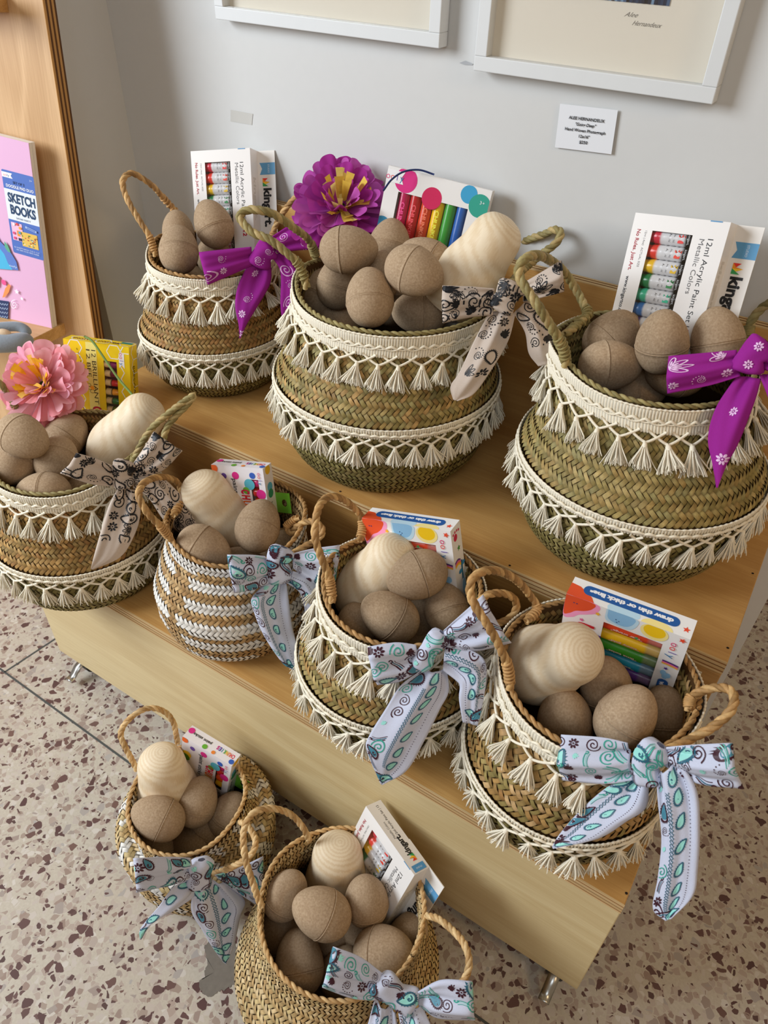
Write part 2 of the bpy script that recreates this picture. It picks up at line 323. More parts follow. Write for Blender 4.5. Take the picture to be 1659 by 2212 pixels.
board('front_panel', (SX0, -.5545, ZB), (SX1, -.540, ZL - T), FRONTW); board('back_panel', (SX0, -.022, ZB), (SX1, -.004, .777), TOPW)
m = MB(); 
for k, c in enumerate([(206, 176, 128), (120, 84, 50), (206, 176, 128), (130, 92, 56), (206, 176, 128)]): m.box(pl(SX0, -.0222 + k * .0036, .776), pl(SX1, -.0222 + (k + 1) * .0036, .7775 - .0003 * (k % 2)), L(c))
m.build('plywood_edge', PLY, stand, smooth=False, label='striped top edge of the back panel')
for sx in (SX0, SX1 - .018):
    board('side_panel', (sx, -.312, ZB), (sx + .018, -.022, ZU - T), FRONTW); board('side_panel', (sx, -.540, ZB), (sx + .018, -.312, ZL - T), FRONTW)
board('bottom_panel', (SX0 + .018, -.540, ZB), (SX1 - .018, -.022, ZB + .015), FRONTW)
NAIL = plain('nail_hole', (40, 28, 20), .9)
for x, y, z in [(1353, 1930, ZL), (1626, 1239, ZU), (1572, 1400, ZU), (735, 1062, ZU), (1101, 1222, ZU)]:
    P = onz(x, y, z); m = MB(); m.lathe([(.0016, .0005), (0, .0005)], 10); o = m.build('nail_hole', NAIL, stand); o.location = pl(P[0], P[1], P[2])
def caster(x, y):
    e = bpy.data.objects.new('caster', None); COL.objects.link(e); e.parent = stand; e.location = pl(x, y, 0)
    m = MB(); m.box((-.028, -.022, .044), (.028, .022, .048)); m.build('mounting_plate', METAL, e, smooth=False)
    m = MB(); a = np.linspace(0, 2 * PI, 24, endpoint=False)
    for sx in (-1, 1): m.tube([(sx * .011, 0, .020), (sx * .0125, 0, .020)], .019, 20)
    m.tube([(-.011, 0, .02), (.011, 0, .02)], .0205, 24); m.build('wheel', RUB, e, smooth=False)
    m = MB()
    for sx in (-1, 1): m.add([(sx * .016, -.014, .044), (sx * .016, .014, .044), (sx * .016, .007, .014), (sx * .016, -.007, .014), (sx * .018, -.014, .044), (sx * .018, .014, .044), (sx * .018, .007, .014), (sx * .018, -.007, .014)], [[0, 1, 2, 3], [7, 6, 5, 4], [0, 4, 5, 1], [1, 5, 6, 2], [2, 6, 7, 3], [3, 7, 4, 0]])
    m.tube([(0, 0, .04), (0, 0, .046)], .02, 20); m.build('fork', METAL, e, smooth=False)
    m = MB(); Pc = spline([(0, -.010, .036), (0, -.030, .030), (0, -.045, .018), (0, -.056, .016)], 14)
    for s in (0,): 
        G = np.stack([Pc + (-.008, 0, 0), Pc + (.008, 0, 0)], 1); m.grid(G)
    m.build('brake_lever', METAL, e, solid=.0016)
for x, y in ((-.945, -.525), (.030, -.525), (-.945, -.07), (.02, -.07)): caster(x, y)

# ------------------------------------------------------------------ picture frames and card on the wall
def frame(x0, x1, z0, h, label, art):
    W = x1 - x0; e = empty('picture_frame', (x0 + W / 2, -.001, z0), label, 'picture frame'); f = .0165; d = .022
    def q(*p): return (p[0] - W / 2, p[1], p[2])
    for a, b in (((0, -d, 0), (W, 0, f)), ((0, -d, h - f), (W, 0, h)), ((0, -d, f), (f, 0, h - f)), ((W - f, -d, f), (W, 0, h - f))):
        m = MB(); m.box(q(*a), q(*b)); m.build('moulding', MOULD, e, smooth=False, bevel=.001)
    m = MB(); m.box(q(f, -.006, f), q(W - f, -.002, h - f)); m.build('mat_board', plain('cream_mat_board', (236, 229, 214), .8, .2, var=.01), e, smooth=False)
    m = MB(); m.box(q(f, -.0165, f), q(W - f, -.0155, h - f)); m.build('glass', GLASS, e, smooth=False)
    if art:
        ax0, ax1, az0, az1 = art; m = MB(); n = 40
        for i in range(n):
            for j in range(n):
                if (i + j) % 2: c = random.choice([(24, 34, 56), (40, 60, 90), (18, 24, 40), (70, 96, 130)])
                else: c = random.choice([(12, 16, 30), (28, 44, 72), (120, 150, 180)])
                u0, u1 = ax0 + (ax1 - ax0) * i / n, ax0 + (ax1 - ax0) * (i + 1) / n; w0, w1 = az0 + (az1 - az0) * j / n, az0 + (az1 - az0) * (j + 1) / n; h_ = -.0066 - .0004 * ((i + j) % 2)
                m.add([q(u0, h_, w0), q(u1, h_, w0), q(u1, h_, w1), q(u0, h_, w1)], [[0, 1, 2, 3]], L(c))
        m.build('woven_photograph', PRINT, e, smooth=False)
        m = MB(); F = Face2(m, q(0, -.006, h), (1, 0, 0), (0, 0, -1), (0, -1, 0)); F.text('Alee', ax1 - .040, h - az0 + .011, .016, .0045, (120, 116, 110), shear=.6); F.text('Hernandeux', ax1 - .020, h - az0 + .0185, .034, .0045, (120, 116, 110), shear=.6); m.build('signature', PRINT, e, smooth=False)
    return e
a, b = ony(1022, 154, -.023), ony(1539, 224, -.023); a2 = ony(1262, 0, -.007); b2 = ony(1446, 13, -.007); z0_ = (a[2] + b[2]) / 2
frame(a[0], b[0], z0_, .40, 'white framed woven photograph above the small price card', (.085, b2[0] - a[0], b2[2] - z0_, .33))
a, b = ony(466, 43, -.023), ony(948, 103, -.023); frame(a[0], b[0], (a[2] + b[2]) / 2, .32, 'left white picture frame with cream mat, cut by the top edge', None)
cr = [ony(x, y, -.003) for x, y in ((1210, 224), (1335, 238), (1321, 333), (1199, 318))]; m = MB(); G = np.array([[cr[0], cr[1]], [cr[3], cr[2]]]); t = np.linspace(0, 1, 8)
G = np.array([[(1 - v) * ((1 - u) * cr[0] + u * cr[1]) + v * ((1 - u) * cr[3] + u * cr[2]) + np.array([0, -.0006 * (u - .3) ** 2 - .0005 * v * v, 0]) for u in t] for v in t]); org = np.array(cr[3]) * .5 + np.array(cr[2]) * .5
card = empty('price_card', org.tolist(), 'small white price card with five lines of black text on the wall', 'card'); m.grid(G - org, L((226, 228, 232))); m.build('paper_card', PAPER, card, smooth=False, solid=.0004)
m = MB(); ex = unit(cr[1] - cr[0]); ey = unit(cr[3] - cr[0]); F = Face2(m, cr[0] - org + np.array([0, -.0011, 0]), ex, ey, (0, -1, 0)); cwid = np.linalg.norm(cr[1] - cr[0])
for i, (s_, w_, sh) in enumerate((('ALEE HERNANDEUX', .043, 0), ('"Going Deep"', .025, .3), ('Hand Woven Photograph', .049, 0), ('12x16"', .013, 0), ('$250', .010, 0))): F.text(s_, cwid * .5, .0135 + i * .0066, w_ * 1.08, .0034, (24, 24, 28), shear=sh, bold=.02)
m.build('printed_lettering', PRINT, card, smooth=False)

# ------------------------------------------------------------------ leaning display rack, sketch pads, plush
phi = math.radians(-0)
def xslope(a, px, py, P):
    d = np.array([math.cos(a), math.sin(a), 0]); q = R.T @ (P + d * .01 - CAMP); return (CY - FPX * q[1] / -q[2] - py) / (CX + FPX * q[0] / -q[2] - px)
P0 = ony(60, 560, -.25); phi = min(np.radians(np.arange(-10, 60, .5)), key=lambda a: abs(xslope(a, 60, 560, P0) - .175))
XR = np.array([math.cos(phi), math.sin(phi), 0]); YR = np.array([-math.sin(phi), math.cos(phi), 0])
# rack panel: right edge passes through (-1.12,-.166,1.05) and (-1.12,-.219,.543)
E1 = onplane(91, 0, (-1.12, 0, 0), (1, 0, 0)); E0 = onplane(203, 726, (-1.12, 0, 0), (1, 0, 0)); UP = unit(E1 - E0); NR = unit(np.cross(UP, XR)); NR = NR if NR @ YR < 0 else -NR   # NR faces viewer
PT = .028
rackroot = E0 - UP * (E0[2] / UP[2]); Mr = Matrix(np.column_stack([np.cross(-NR, UP), -NR, UP]).tolist()).to_4x4(); Mr.translation = Vector(rackroot.tolist())
rack = empty('display_rack', (0, 0, 0), 'leaning maple plywood display rack with ledges at the left wall', 'rack'); rack.matrix_world = Mr
Mi = np.array(Mr.inverted())
def rl(P): P = np.asarray(P); return (Mi[:3, :3] @ P + Mi[:3, 3])
E1l = rl(E1); e0l = rl(E0)
m = MB(); m.box((-1.15, 0, .01), (0, PT, 1.33)); m.build('back_board', RACKW, rack, smooth=False)  # board widened past the view to shade the left of the wall
m = MB(); cols = [(190, 140, 80), (96, 62, 34), (186, 138, 80), (96, 62, 34), (190, 142, 84), (90, 58, 32)]
for i, c in enumerate(cols): m.box((0, PT * i / 6, .01), (.0006 + .0004 * (i % 2 == 0), PT * (i + 1) / 6, 1.33), L(c))
m.build('plywood_edge', PLY, rack, smooth=False, label='dark striped plywood edge')
lc = rl(onplane(139, 698, E0 - NR * 0, NR)); 
RL = np.array(lc)
m = MB(); m.box((-1.1, -.115, RL[2] - .022), (RL[0], 0, RL[2])); m.build('ledge', wood('ledge_maple', (222, 184, 128), (190, 148, 92)), rack, smooth=False, bevel=.001)
u2 = rl(onplane(20, 27, E0, NR)); m = MB(); m.box((-1.1, -.06, u2[2]), (u2[0], 0, u2[2] + .022)); m.build('ledge', wood('ledge_maple_upper', (206, 164, 106), (176, 130, 76)), rack, smooth=False, bevel=.001)
# sketch pad pack standing on the ledge
bp0 = E0 + NR * .030; BR, TR_ = onplane(115, 728, bp0, NR), onplane(62, 309, bp0, NR); up = unit(TR_ - BR); bh = np.linalg.norm(TR_ - BR); nn = unit(np.cross(up, np.cross(NR, up))); xx = unit(np.cross(up, -nn)); nn = -unit(np.cross(up, xx)) if False else nn
xx = unit(np.cross(up, nn)); xx = xx if xx @ XR > 0 else -xx; nn = unit(np.cross(xx, up)); nn = nn if nn @ NR > 0 else -nn
bw = .155; Mb = Matrix(np.column_stack([xx, -nn, up]).tolist()).to_4x4(); Mb.translation = Vector((BR - xx * bw).tolist())
pad = empty('sketch_pad_pack', (0, 0, 0), 'pink shrink-wrapped sketch book pack with blue label on the rack ledge', 'sketch pad'); pad.matrix_world = Mb
for k in range(2):
    m = MB(); m.box((0, .0002 + k * .007, 0), (bw, .0066 + k * .007, bh), L((236, 232, 226))); m.build('page_block', PAPER, pad, smooth=False)
m = MB(); m.box((0, -.0006, 0), (bw, 0, bh), L((226, 180, 214))); m.build('cover', PAPER, pad, smooth=False, label='pink cover')
m = MB(); F = Face2(m, (0, -.0008, bh), (1, 0, 0), (0, 0, -1), (0, -1, 0)); Mbi = np.array(Mb.inverted())
def pf(x, y):
    q = Mbi[:3, :3] @ onplane(x, y, BR, nn) + Mbi[:3, 3]; return q[0], bh - q[2]
a = pf(3, 364); b = pf(72, 375); c4 = pf(91, 560); x0 = pf(5, 375)[0]; y0 = a[1]; y1 = pf(60, 553)[1]; w_ = b[0] - a[0]; x0 = a[0]; y_ = lambda py, px=35: pf(px, py)[1]
BL = (84, 116, 190)
F.rect(x0, y0, x0 + w_, y1, BL, .003); hL = y1 - y0
F.rect(x0, y0 + hL * .19, x0 + w_, y0 + hL * .0 + hL * .19, BL)
F.rect(x0, y0 + hL * .215, x0 + w_, y0 + hL * .58, (226, 232, 238)); F.poly([(x0, y0 + hL * .025), (x0 + w_ * .33, y0 + hL * .025), (x0 + w_ * .28, y0 + hL * .055), (x0 + w_ * .33, y0 + hL * .085), (x0, y0 + hL * .085)], (240, 240, 242))
F.text('oo', x0 + w_ * .10, y0 + hL * .055, w_ * .11, hL * .028, (220, 90, 90)); F.text('ly', x0 + w_ * .20, y0 + hL * .055, w_ * .07, hL * .028, (60, 120, 170)); F.text('3+', x0 + w_ * .9, y0 + hL * .055, w_ * .08, hL * .02, (220, 228, 240))
F.text('SET OF 2', x0 + w_ * .5, y0 + hL * .125, w_ * .36, hL * .028, (40, 56, 90), bold=.02); F.text('DOODLE PAD DUO', x0 + w_ * .52, y0 + hL * .175, w_ * .86, hL * .032, (240, 242, 248), bold=.025)
F.text('SKETCH', x0 + w_ * .52, y0 + hL * .31, w_ * .86, hL * .105, (44, 70, 104), bold=.04); F.text('BOOKS', x0 + w_ * .52, y0 + hL * .45, w_ * .80, hL * .105, (44, 70, 104), bold=.04); F.text('SAFARI PARTY', x0 + w_ * .5, y0 + hL * .548, w_ * .46, hL * .022, (90, 110, 140))
F.rect(x0 + w_ * .07, y0 + hL * .61, x0 + w_ * .42, y0 + hL * .83, (238, 190, 216)); F.rect(x0 + w_ * .36, y0 + hL * .70, x0 + w_ * .88, y0 + hL * .88, (226, 190, 96)); F.rect(x0 + w_ * .23, y0 + hL * .70, x0 + w_ * .33, y0 + hL * .77, (240, 150, 60)); F.rect(x0 + w_ * .25, y0 + hL * .79, x0 + w_ * .37, y0 + hL * .825, (40, 56, 90))
for k in range(26): F.disc(x0 + w_ * random.uniform(.39, .85), y0 + hL * random.uniform(.715, .865), .0011, random.choice([(200, 80, 80), (80, 140, 170), (240, 240, 220), (90, 140, 70)]))
for dx, dy, cc in ((.17, .63, (240, 230, 235)), (.28, .62, (224, 80, 80)), (.36, .66, (240, 170, 60)), (.14, .74, (224, 80, 130)), (.33, .72, (80, 170, 190)), (.15, .80, (224, 80, 130))): F.disc(x0 + w_ * dx, y0 + hL * dy, .0024, cc)
F.line([(x0 + w_ * .55, y0 + hL * .625), (x0 + w_ * .90, y0 + hL * .655)], .0035, (170, 190, 225)); F.line([(x0 + w_ * .60, y0 + hL * .63), (x0 + w_ * .86, y0 + hL * .652)], .0018, BL)
F.text('52 SHEETS EACH. 9.25 X 11.5"', x0 + w_ * .5, y0 + hL * .915, w_ * .82, hL * .016, (222, 230, 245)); F.text('100 GSM ACID FREE PAPER', x0 + w_ * .52, y0 + hL * .942, w_ * .74, hL * .016, (222, 230, 245))
def pp(L_, col, smooth=None): F.poly([pf(*q) for q in L_], col)
pp([(-6, 505), (2, 520), (14, 532), (28, 548), (38, 565), (42, 583), (-10, 576)], (96, 128, 200)); pp([(-20, 515), (-4, 528), (12, 548), (20, 568), (30, 582), (-20, 578)], (80, 180, 222)); pp([(12, 520), (20, 530), (26, 545), (20, 543), (13, 533)], (96, 170, 140))
F.text('ooly', *pf(31, 574), .016, .0038, (214, 232, 246)); pp([(-6, 646), (22, 650), (20, 690), (-12, 683)], (40, 58, 100))
for k in range(4): F.line([pf(x, 655 + k * 9 + 2 * math.sin(x * 1.2) + x * .12) for x in range(-4, 21)], .0008, (180, 200, 230))
pp([(-8, 590), (2, 598), (0, 618), (-10, 625)], (230, 120, 70)); F.disc(*pf(11, 609), .005, (236, 90, 150)); pp([(14, 622), (22, 612), (26, 616), (22, 630), (14, 640), (8, 642)], (236, 150, 90)); F.star(*pf(39, 629), .0055, (244, 240, 250)); F.star(*pf(50, 644), .0038, (244, 240, 250))
tt = np.linspace(0, 3.6 * PI, 40); F.line([pf(33 + (.8 + t * .62) * math.cos(t), 657 + (.8 + t * .85) * math.sin(t)) for t in tt], .0012, (244, 240, 250))
m.build('printed_lettering', PRINT, pad, smooth=False, label='printed blue label and drawings')
# plush toy lying on the ledge
led = Mr @ Vector((RL[0] - .05, -.10, RL[2])); lz = led[2]; pc = onz(20, 735, lz + .018)
plush = empty('plush_toy', (pc[0], pc[1], lz), 'grey-blue knitted plush toy lying on the rack ledge', 'plush toy')
def lp(x, y, z): q = onz(x, y, lz + z); return np.array([q[0] - pc[0], q[1] - pc[1], z])
m = MB(); P = spline([lp(-60, 742, .018), lp(-20, 742, .019), lp(20, 741, .018), (lp(50, 738, .016)), lp(64, 733, .013)], 24); m.tube(P, .003 + .013 * np.sqrt(np.clip(1 - np.linspace(-.9, 1, 24) ** 4, 0, 1)), 14); m.build('body', FELT, plush)
m = MB(); P = spline([lp(-50, 712, .030), lp(10, 706, .030), lp(40, 706, .028), lp(56, 714, .022), lp(62, 725, .014)], 24); m.tube(P, .0085 * np.sqrt(np.clip(1.02 - np.linspace(-.6, 1, 24) ** 6, 0.02, 1)), 12); m.build('arm', FELT, plush)
m = MB(); P = spline([lp(-14, 722, .030), lp(6, 719, .034), lp(26, 724, .030)], 12); m.tube(P, .007 * np.sqrt(np.clip(1.02 - np.linspace(-1, 1, 12) ** 2, .02, 1)), 12); m.build('snout', plain('plush_cream', (214, 190, 160), .95, .1, bump=.5, bscale=350), plush, label='cream patch')

# ------------------------------------------------------------------ baskets
def smooth01(t): t = np.clip(t, 0, 1); return t * t * (3 - 2 * t)
GREEN = [(160, 140, 86), (148, 130, 76), (136, 120, 68), (172, 150, 96), (156, 130, 76), (150, 138, 88)]
OLIVE = [(136, 124, 74), (124, 114, 66), (146, 132, 82), (116, 104, 58), (138, 122, 78)]
BROWN = [(172, 134, 78), (158, 122, 70), (146, 116, 64), (182, 146, 90), (164, 120, 68), (152, 126, 76)]
TAN = [(192, 158, 110), (176, 140, 92), (204, 172, 124), (166, 128, 82), (184, 148, 100)]
PALE = [(200, 172, 122), (188, 158, 108), (212, 186, 140), (178, 146, 98), (204, 180, 128)]
HAND = {'g': [(156, 142, 94), (136, 122, 76), (176, 154, 104)], 'b': [(176, 136, 86), (152, 116, 70), (198, 160, 106)], 't': [(200, 166, 116), (182, 144, 94), (216, 184, 134)]}
class Basket:
    def __init__(s, x, y, z0, zf, rf, zr, rr, rb, ox, oy, az):
        s.x, s.y, s.z0, s.zf, s.rf, s.zr, s.rr, s.rb, s.ox, s.oy, s.az = x, y, z0, zf, rf, zr, rr, rb, ox, oy, az
        pr = np.array([(rb * .88, 0), (rb * 1.0, .004), (rb + (rf - rb) * .58, zf * .22), (rb + (rf - rb) * .90, zf * .52), (rf - .001, zf - .012), (rf, zf)]); lo = spline(pr, 40); lo[:, 1] = np.maximum(lo[:, 1], 0)
        hi = spline([(rf, zf), (rf - (rf - rr) * .35, zf + (zr - zf) * .20), (rr + .006, zr - .052), (rr + .001, zr - .036), (rr, zr - .018), (rr + .001, zr)], 40)
        s.P = np.vstack([lo, hi[1:]]); d = np.linalg.norm(np.diff(s.P, axis=0), axis=1); s.t = np.append(0, np.cumsum(d)); s.phi = np.append(0, np.cumsum(d / ((s.P[1:, 0] + s.P[:-1, 0]) / 2))); s.tf = s.t[39]; s.T = s.t[-1]
        s.raise_ = .012
    def pos(s, th, t, h=0):
        th, t, h = np.broadcast_arrays(np.asarray(th, float), np.asarray(t, float), np.asarray(h, float))
        r = np.interp(t, s.t, s.P[:, 0]); z = np.interp(t, s.t, s.P[:, 1]); e = .004
        dr = np.interp(t + e, s.t, s.P[:, 0]) - np.interp(t - e, s.t, s.P[:, 0]); dz = np.interp(t + e, s.t, s.P[:, 1]) - np.interp(t - e, s.t, s.P[:, 1]); q = np.sqrt(dr ** 2 + dz ** 2) + 1e-9
        nr, nz = dz / q, -dr / q; g = smooth01((z - s.zf) / (s.zr - s.zf)); rs = sum(np.clip(np.cos(th - a), 0, 1) ** 8 for a in s.az) * s.raise_ * g ** 2
        rr = r + h * nr; return np.stack([s.x + s.ox * g + rr * np.cos(th), s.y + s.oy * g + rr * np.sin(th), s.z0 + z + h * nz + rs], -1)
    def weave(s, mb, p, pal, t0, t1, inner=False, hh=.0016, white=None):
        n = int(round(2 * PI * (s.rf * .94) / (p * 1.414))); u = PI / n; f0, f1 = np.interp([t0, t1], s.t, s.phi); J = int((f1 - f0) / (2 * u)); N = n * J
        j = np.repeat(np.arange(J), n); k = np.tile(np.arange(n), J); A = (j % 2 == 0); th0 = (2 * k + np.where(A, .5, -.5)) * u; ph0 = f0 + (2 * j + 1) * u
        av = np.linspace(-1.08, 1.08, 5); bv = np.array([-.45, 0, .45]); a, b = np.meshgrid(av, bv, indexing='ij'); a = a.ravel()[None]; b = b.ravel()[None]
        sg = np.where(A, 1, -1)[:, None]; rt = math.sqrt(2); jit = rng.normal(0, .06, (N, 1)); wj = 1 + rng.normal(0, .06, (N, 1))
        ua = np.stack([sg * np.ones_like(a), np.ones_like(sg) * np.ones_like(a)]) ; LX = a * 1.414 / rt * rt / 1.0
        dx = (a * sg * 1.0 - b * wj * 2 * 1.0 * .5 * sg * 1.0 * 1.0) * u * 1.0 ; dy = (a + b * wj * 1.0) * u
        dx = (a * sg - b * wj * sg) * u; dy = (a + b * wj) * u
        lean = jit * b * u
        h = hh * (np.cos(a * PI / 2 * .86) * 1.25 - .28 - .55 * b ** 2) * (1 + rng.normal(0, .12, (N, 1)))
        th = th0[:, None] + dx + lean; t = np.interp(ph0[:, None] + dy, s.phi, s.t)
        if inner: h = -.0042 - h
        P = s.pos(th, t, h); c = L(np.array(pal))[rng.integers(0, len(pal), N)] * (1 + rng.normal(0, .10, (N, 1)))
        if white is not None:
            wm = white(j / J, k / n, j, k); c[wm] = L((232, 228, 220)) * (1 + rng.normal(0, .03, (wm.sum(), 1)))
        c = np.clip(np.repeat(c[:, None], 15, 1) * (1 - .22 * np.abs(a[0]) ** 3 - .10 * (np.abs(b[0]) > .3))[None, :, None], 0, 1)  # strand ends and edges darkened, tuck-under shade put into the colour
        q = np.array([[i * 3 + m_, (i + 1) * 3 + m_, (i + 1) * 3 + m_ + 1, i * 3 + m_ + 1] for i in range(4) for m_ in range(2)])
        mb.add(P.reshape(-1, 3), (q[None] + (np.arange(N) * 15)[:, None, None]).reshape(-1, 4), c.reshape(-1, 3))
def rope(mb, P, r, strands, pitch, pal, closed=False, sides=7, ph=0, fr=.62):
    P = np.asarray(P, float); seg = np.linalg.norm(np.diff(P, axis=0), axis=1); Ls = seg.sum(); n = max(12, int(Ls / (pitch / 9)))
    if closed: n = int(round(n)); Q = np.vstack([P, P[:1]]); d = np.append(0, np.cumsum(np.linalg.norm(np.diff(Q, axis=0), axis=1))); tt = np.linspace(0, d[-1], n, endpoint=False); P = np.stack([np.interp(tt, d, Q[:, i]) for i in range(3)], 1); turns = round(d[-1] / pitch)
    else: d = np.append(0, np.cumsum(seg)); tt = np.linspace(0, d[-1], n); P = np.stack([np.interp(tt, d, P[:, i]) for i in range(3)], 1); turns = Ls / pitch
    T, N, B = frames(P, closed)
    if closed: N = np.tile(np.array([0, 0, 1.]), (n, 1)); N -= T * (N * T).sum(1)[:, None]; N /= np.linalg.norm(N, axis=1)[:, None]; B = np.cross(T, N)
    f = np.linspace(0, turns * 2 * PI, n, endpoint=not closed)
    for k in range(strands):
        a = f + 2 * PI * k / strands + ph; C = P + r * (1 - fr * .5) * .62 * (np.cos(a)[:, None] * N + np.sin(a)[:, None] * B)
        base = L(pal[k % len(pal)]); v = 1 + .10 * np.sin(np.linspace(0, 9 + k, n) * 2.1)[:, None] + rng.normal(0, .03, (n, 1)); mb.tube(C, r * fr * (1 + .06 * np.sin(np.linspace(0, 60, n) + k)), sides, np.clip(base * v, 0, 1), closed)
CREAM = (240, 231, 210)
def tassel_meshes():
    out = []
    for v in range(4):
        m = MB(); m.lathe([(0, .0015), (.0021, .001), (.0026, -.001), (.0029, -.003), (.0023, -.0048), (.0026, -.0052)], 10, L(CREAM)); nth = 64
        for i in range(nth):
            a = 2 * PI * i / nth * 5.37; q = math.sqrt((i + .5) / nth); sp = .0118 * q * rng.uniform(.7, 1.2); r0 = .0026 * q; Ln = rng.uniform(.023, .029); fl = .55
            P = spline([(r0 * math.cos(a), r0 * math.sin(a) * fl, -.003), ((r0 + sp * .35) * math.cos(a), (r0 + sp * .35) * math.sin(a) * fl, -.003 - Ln * .4), ((r0 + sp * .8) * math.cos(a), (r0 + sp * .8) * math.sin(a) * fl + rng.normal(0, .0006), -.003 - Ln * .75), ((r0 + sp) * math.cos(a) + rng.normal(0, .0008), (r0 + sp) * math.sin(a) * fl, -.003 - Ln)], 5)
            m.tube(P, np.array([.00075, .0008, .0008, .0007, .00045]), 3, L(CREAM) * rng.uniform(.9, 1.03), cap=False)
        out.append(m.build('tassel', COT, link=False).data)
    return out
TASS = tassel_meshes()
def trim(bk, root, ttop, width, spacing, upper, h0=.0035):
    ti = ttop; t2 = ttop - width; rref = np.interp(t2, bk.t, bk.P[:, 0]); n = int(round(2 * PI * rref / spacing)); org = np.array(root.location)
    ribs = int(2 * PI * rref / .0034); M2 = ribs * 3; th = np.linspace(0, 2 * PI, M2, endpoint=False)[:, None]; rows = np.array([0, .06, .20, .44, .5, .56, .82, .95, 1.0])[None]
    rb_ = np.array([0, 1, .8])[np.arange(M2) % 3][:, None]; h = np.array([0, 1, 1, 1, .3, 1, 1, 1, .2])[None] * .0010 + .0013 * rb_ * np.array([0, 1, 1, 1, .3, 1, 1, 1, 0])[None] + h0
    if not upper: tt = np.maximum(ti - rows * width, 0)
    tt = ti - rows * width - .0009 * rb_ * (rows == 1.0); G = bk.pos(th, tt, h); m = MB(); col = np.where(rb_[..., None] * np.ones((1, 9, 1)) > 0, L(CREAM)[None, None], (L(CREAM) * .62)[None, None]); m.grid(G - org, col, wrap_u=True)  # groove shade between the ribs put into the cream colour
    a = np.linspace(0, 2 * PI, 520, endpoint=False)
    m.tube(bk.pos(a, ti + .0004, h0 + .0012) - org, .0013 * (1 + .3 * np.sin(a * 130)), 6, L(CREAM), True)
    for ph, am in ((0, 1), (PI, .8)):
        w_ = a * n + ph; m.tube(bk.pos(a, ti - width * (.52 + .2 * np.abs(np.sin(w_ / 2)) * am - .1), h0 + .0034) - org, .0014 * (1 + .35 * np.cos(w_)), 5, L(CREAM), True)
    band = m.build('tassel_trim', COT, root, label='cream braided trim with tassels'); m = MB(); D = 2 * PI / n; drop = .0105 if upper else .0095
    for k in range(n):
        t0 = k * D + rng.normal(0, .06) * D
        for sgn in (-1, 1):
            f = np.linspace(0, 1, 6); thp = t0 + sgn * D * .82 * (1 - f) ** 1.15; tp = t2 + .003 - (drop + .002) * (1 - (1 - f) ** 1.3); P = bk.pos(thp, tp, h0 + .0012 + .0012 * (sgn > 0) + .001 * np.sin(PI * f))
            if not upper: P = fallp(bk, thp, t2, tp, h0)
            m.tube(P - org, .0017, 5, L(CREAM))
        f = np.array([t0]); tp = np.array([t2 - drop]); P = (bk.pos(f, tp, h0 + .003) if upper else fallp(bk, f, t2, tp, h0))[0]
        if upper:
            dn = bk.pos(t0, t2 - drop - .018, .0048 + h0) - P; dn = unit(dn)
        else: dn = unit(np.array([math.cos(t0) * .08, math.sin(t0) * .08, -1]))
        dn = unit(dn + rng.normal(0, .11, 3)); out = np.array([math.cos(t0), math.sin(t0), 0]); out = unit(out - dn * (out @ dn)); tx = np.cross(out, -dn)
        o = bpy.data.objects.new('tassel', TASS[rng.integers(0, 4)]); COL.objects.link(o); o.parent = band
        Mx = Matrix(np.column_stack([tx, out, -dn]).tolist()).to_4x4(); s_ = rng.uniform(.92, 1.1); Mx = Mx @ Matrix.Diagonal((s_ * rng.uniform(.95, 1.35), s_ * 1.1, s_ * (1 if upper else .9), 1)); Mx.translation = Vector((P - org).tolist()); o.matrix_local = Mx
    m.build('cord_netting', COT, band)
def fallp(bk, th, t2, tp, h0):
    top = bk.pos(th, t2, h0 + .0015); drop = (t2 + .003 - np.asarray(tp)); surf = bk.pos(th, t2 - drop * .96, h0 + .003); out = top.copy(); out[..., 2] -= drop; out[..., :2] = .45 * top[..., :2] + .55 * surf[..., :2]; return out

FIT = {
'B1': (-0.867, -0.152, ZU, 0.096, 0.124, 0.209, 0.100, 0.099, 0.000, 0.014),
'B2': (-0.497, -0.186, ZU, 0.138, 0.160, 0.247, 0.138, 0.122, -0.008, 0.030),
'B3': (-0.123, -0.176, ZU, 0.138, 0.150, 0.247, 0.119, 0.105, -0.027, 0.038),
'B4': (-0.863, -0.500, ZL, 0.090, 0.134, 0.210, 0.107, 0.124, -0.002, 0.012),
'B5': (-0.581, -0.460, ZL, 0.080, 0.116, 0.185, 0.096, 0.095, 0.006, 0.014),
'B6': (-0.308, -0.457, ZL, 0.100, 0.123, 0.204, 0.098, 0.100, 0.000, 0.014),
'B7': (-0.063, -0.460, ZL, 0.088, 0.117, 0.207, 0.106, 0.100, 0.005, 0.023),
'B8': (-0.509, -0.675, 0.0, 0.115, 0.116, 0.175, 0.084, 0.093, 0.000, -0.006),
'B9': (-0.223, -0.713, 0.0, 0.100, 0.134, 0.203, 0.104, 0.108, -0.007, 0.023)}
z2, z3, z4, z5, z6 = Z(250, 300, .3617), Z(560, 320, .41), Z(1100, 420, .3752), Z(0, 700, .3028), Z(300, 960, .2773)
y6, y7, y8, y9 = Z(620, 1040, .3075), Z(960, 1200, .4099), Z(220, 1500, .2532), Z(480, 1680, .3496)
zz = {'B1': z2, 'B2': z3, 'B3': z4, 'B4': z5, 'B5': z6, 'B6': y6, 'B7': y7, 'B8': y8, 'B9': y9}
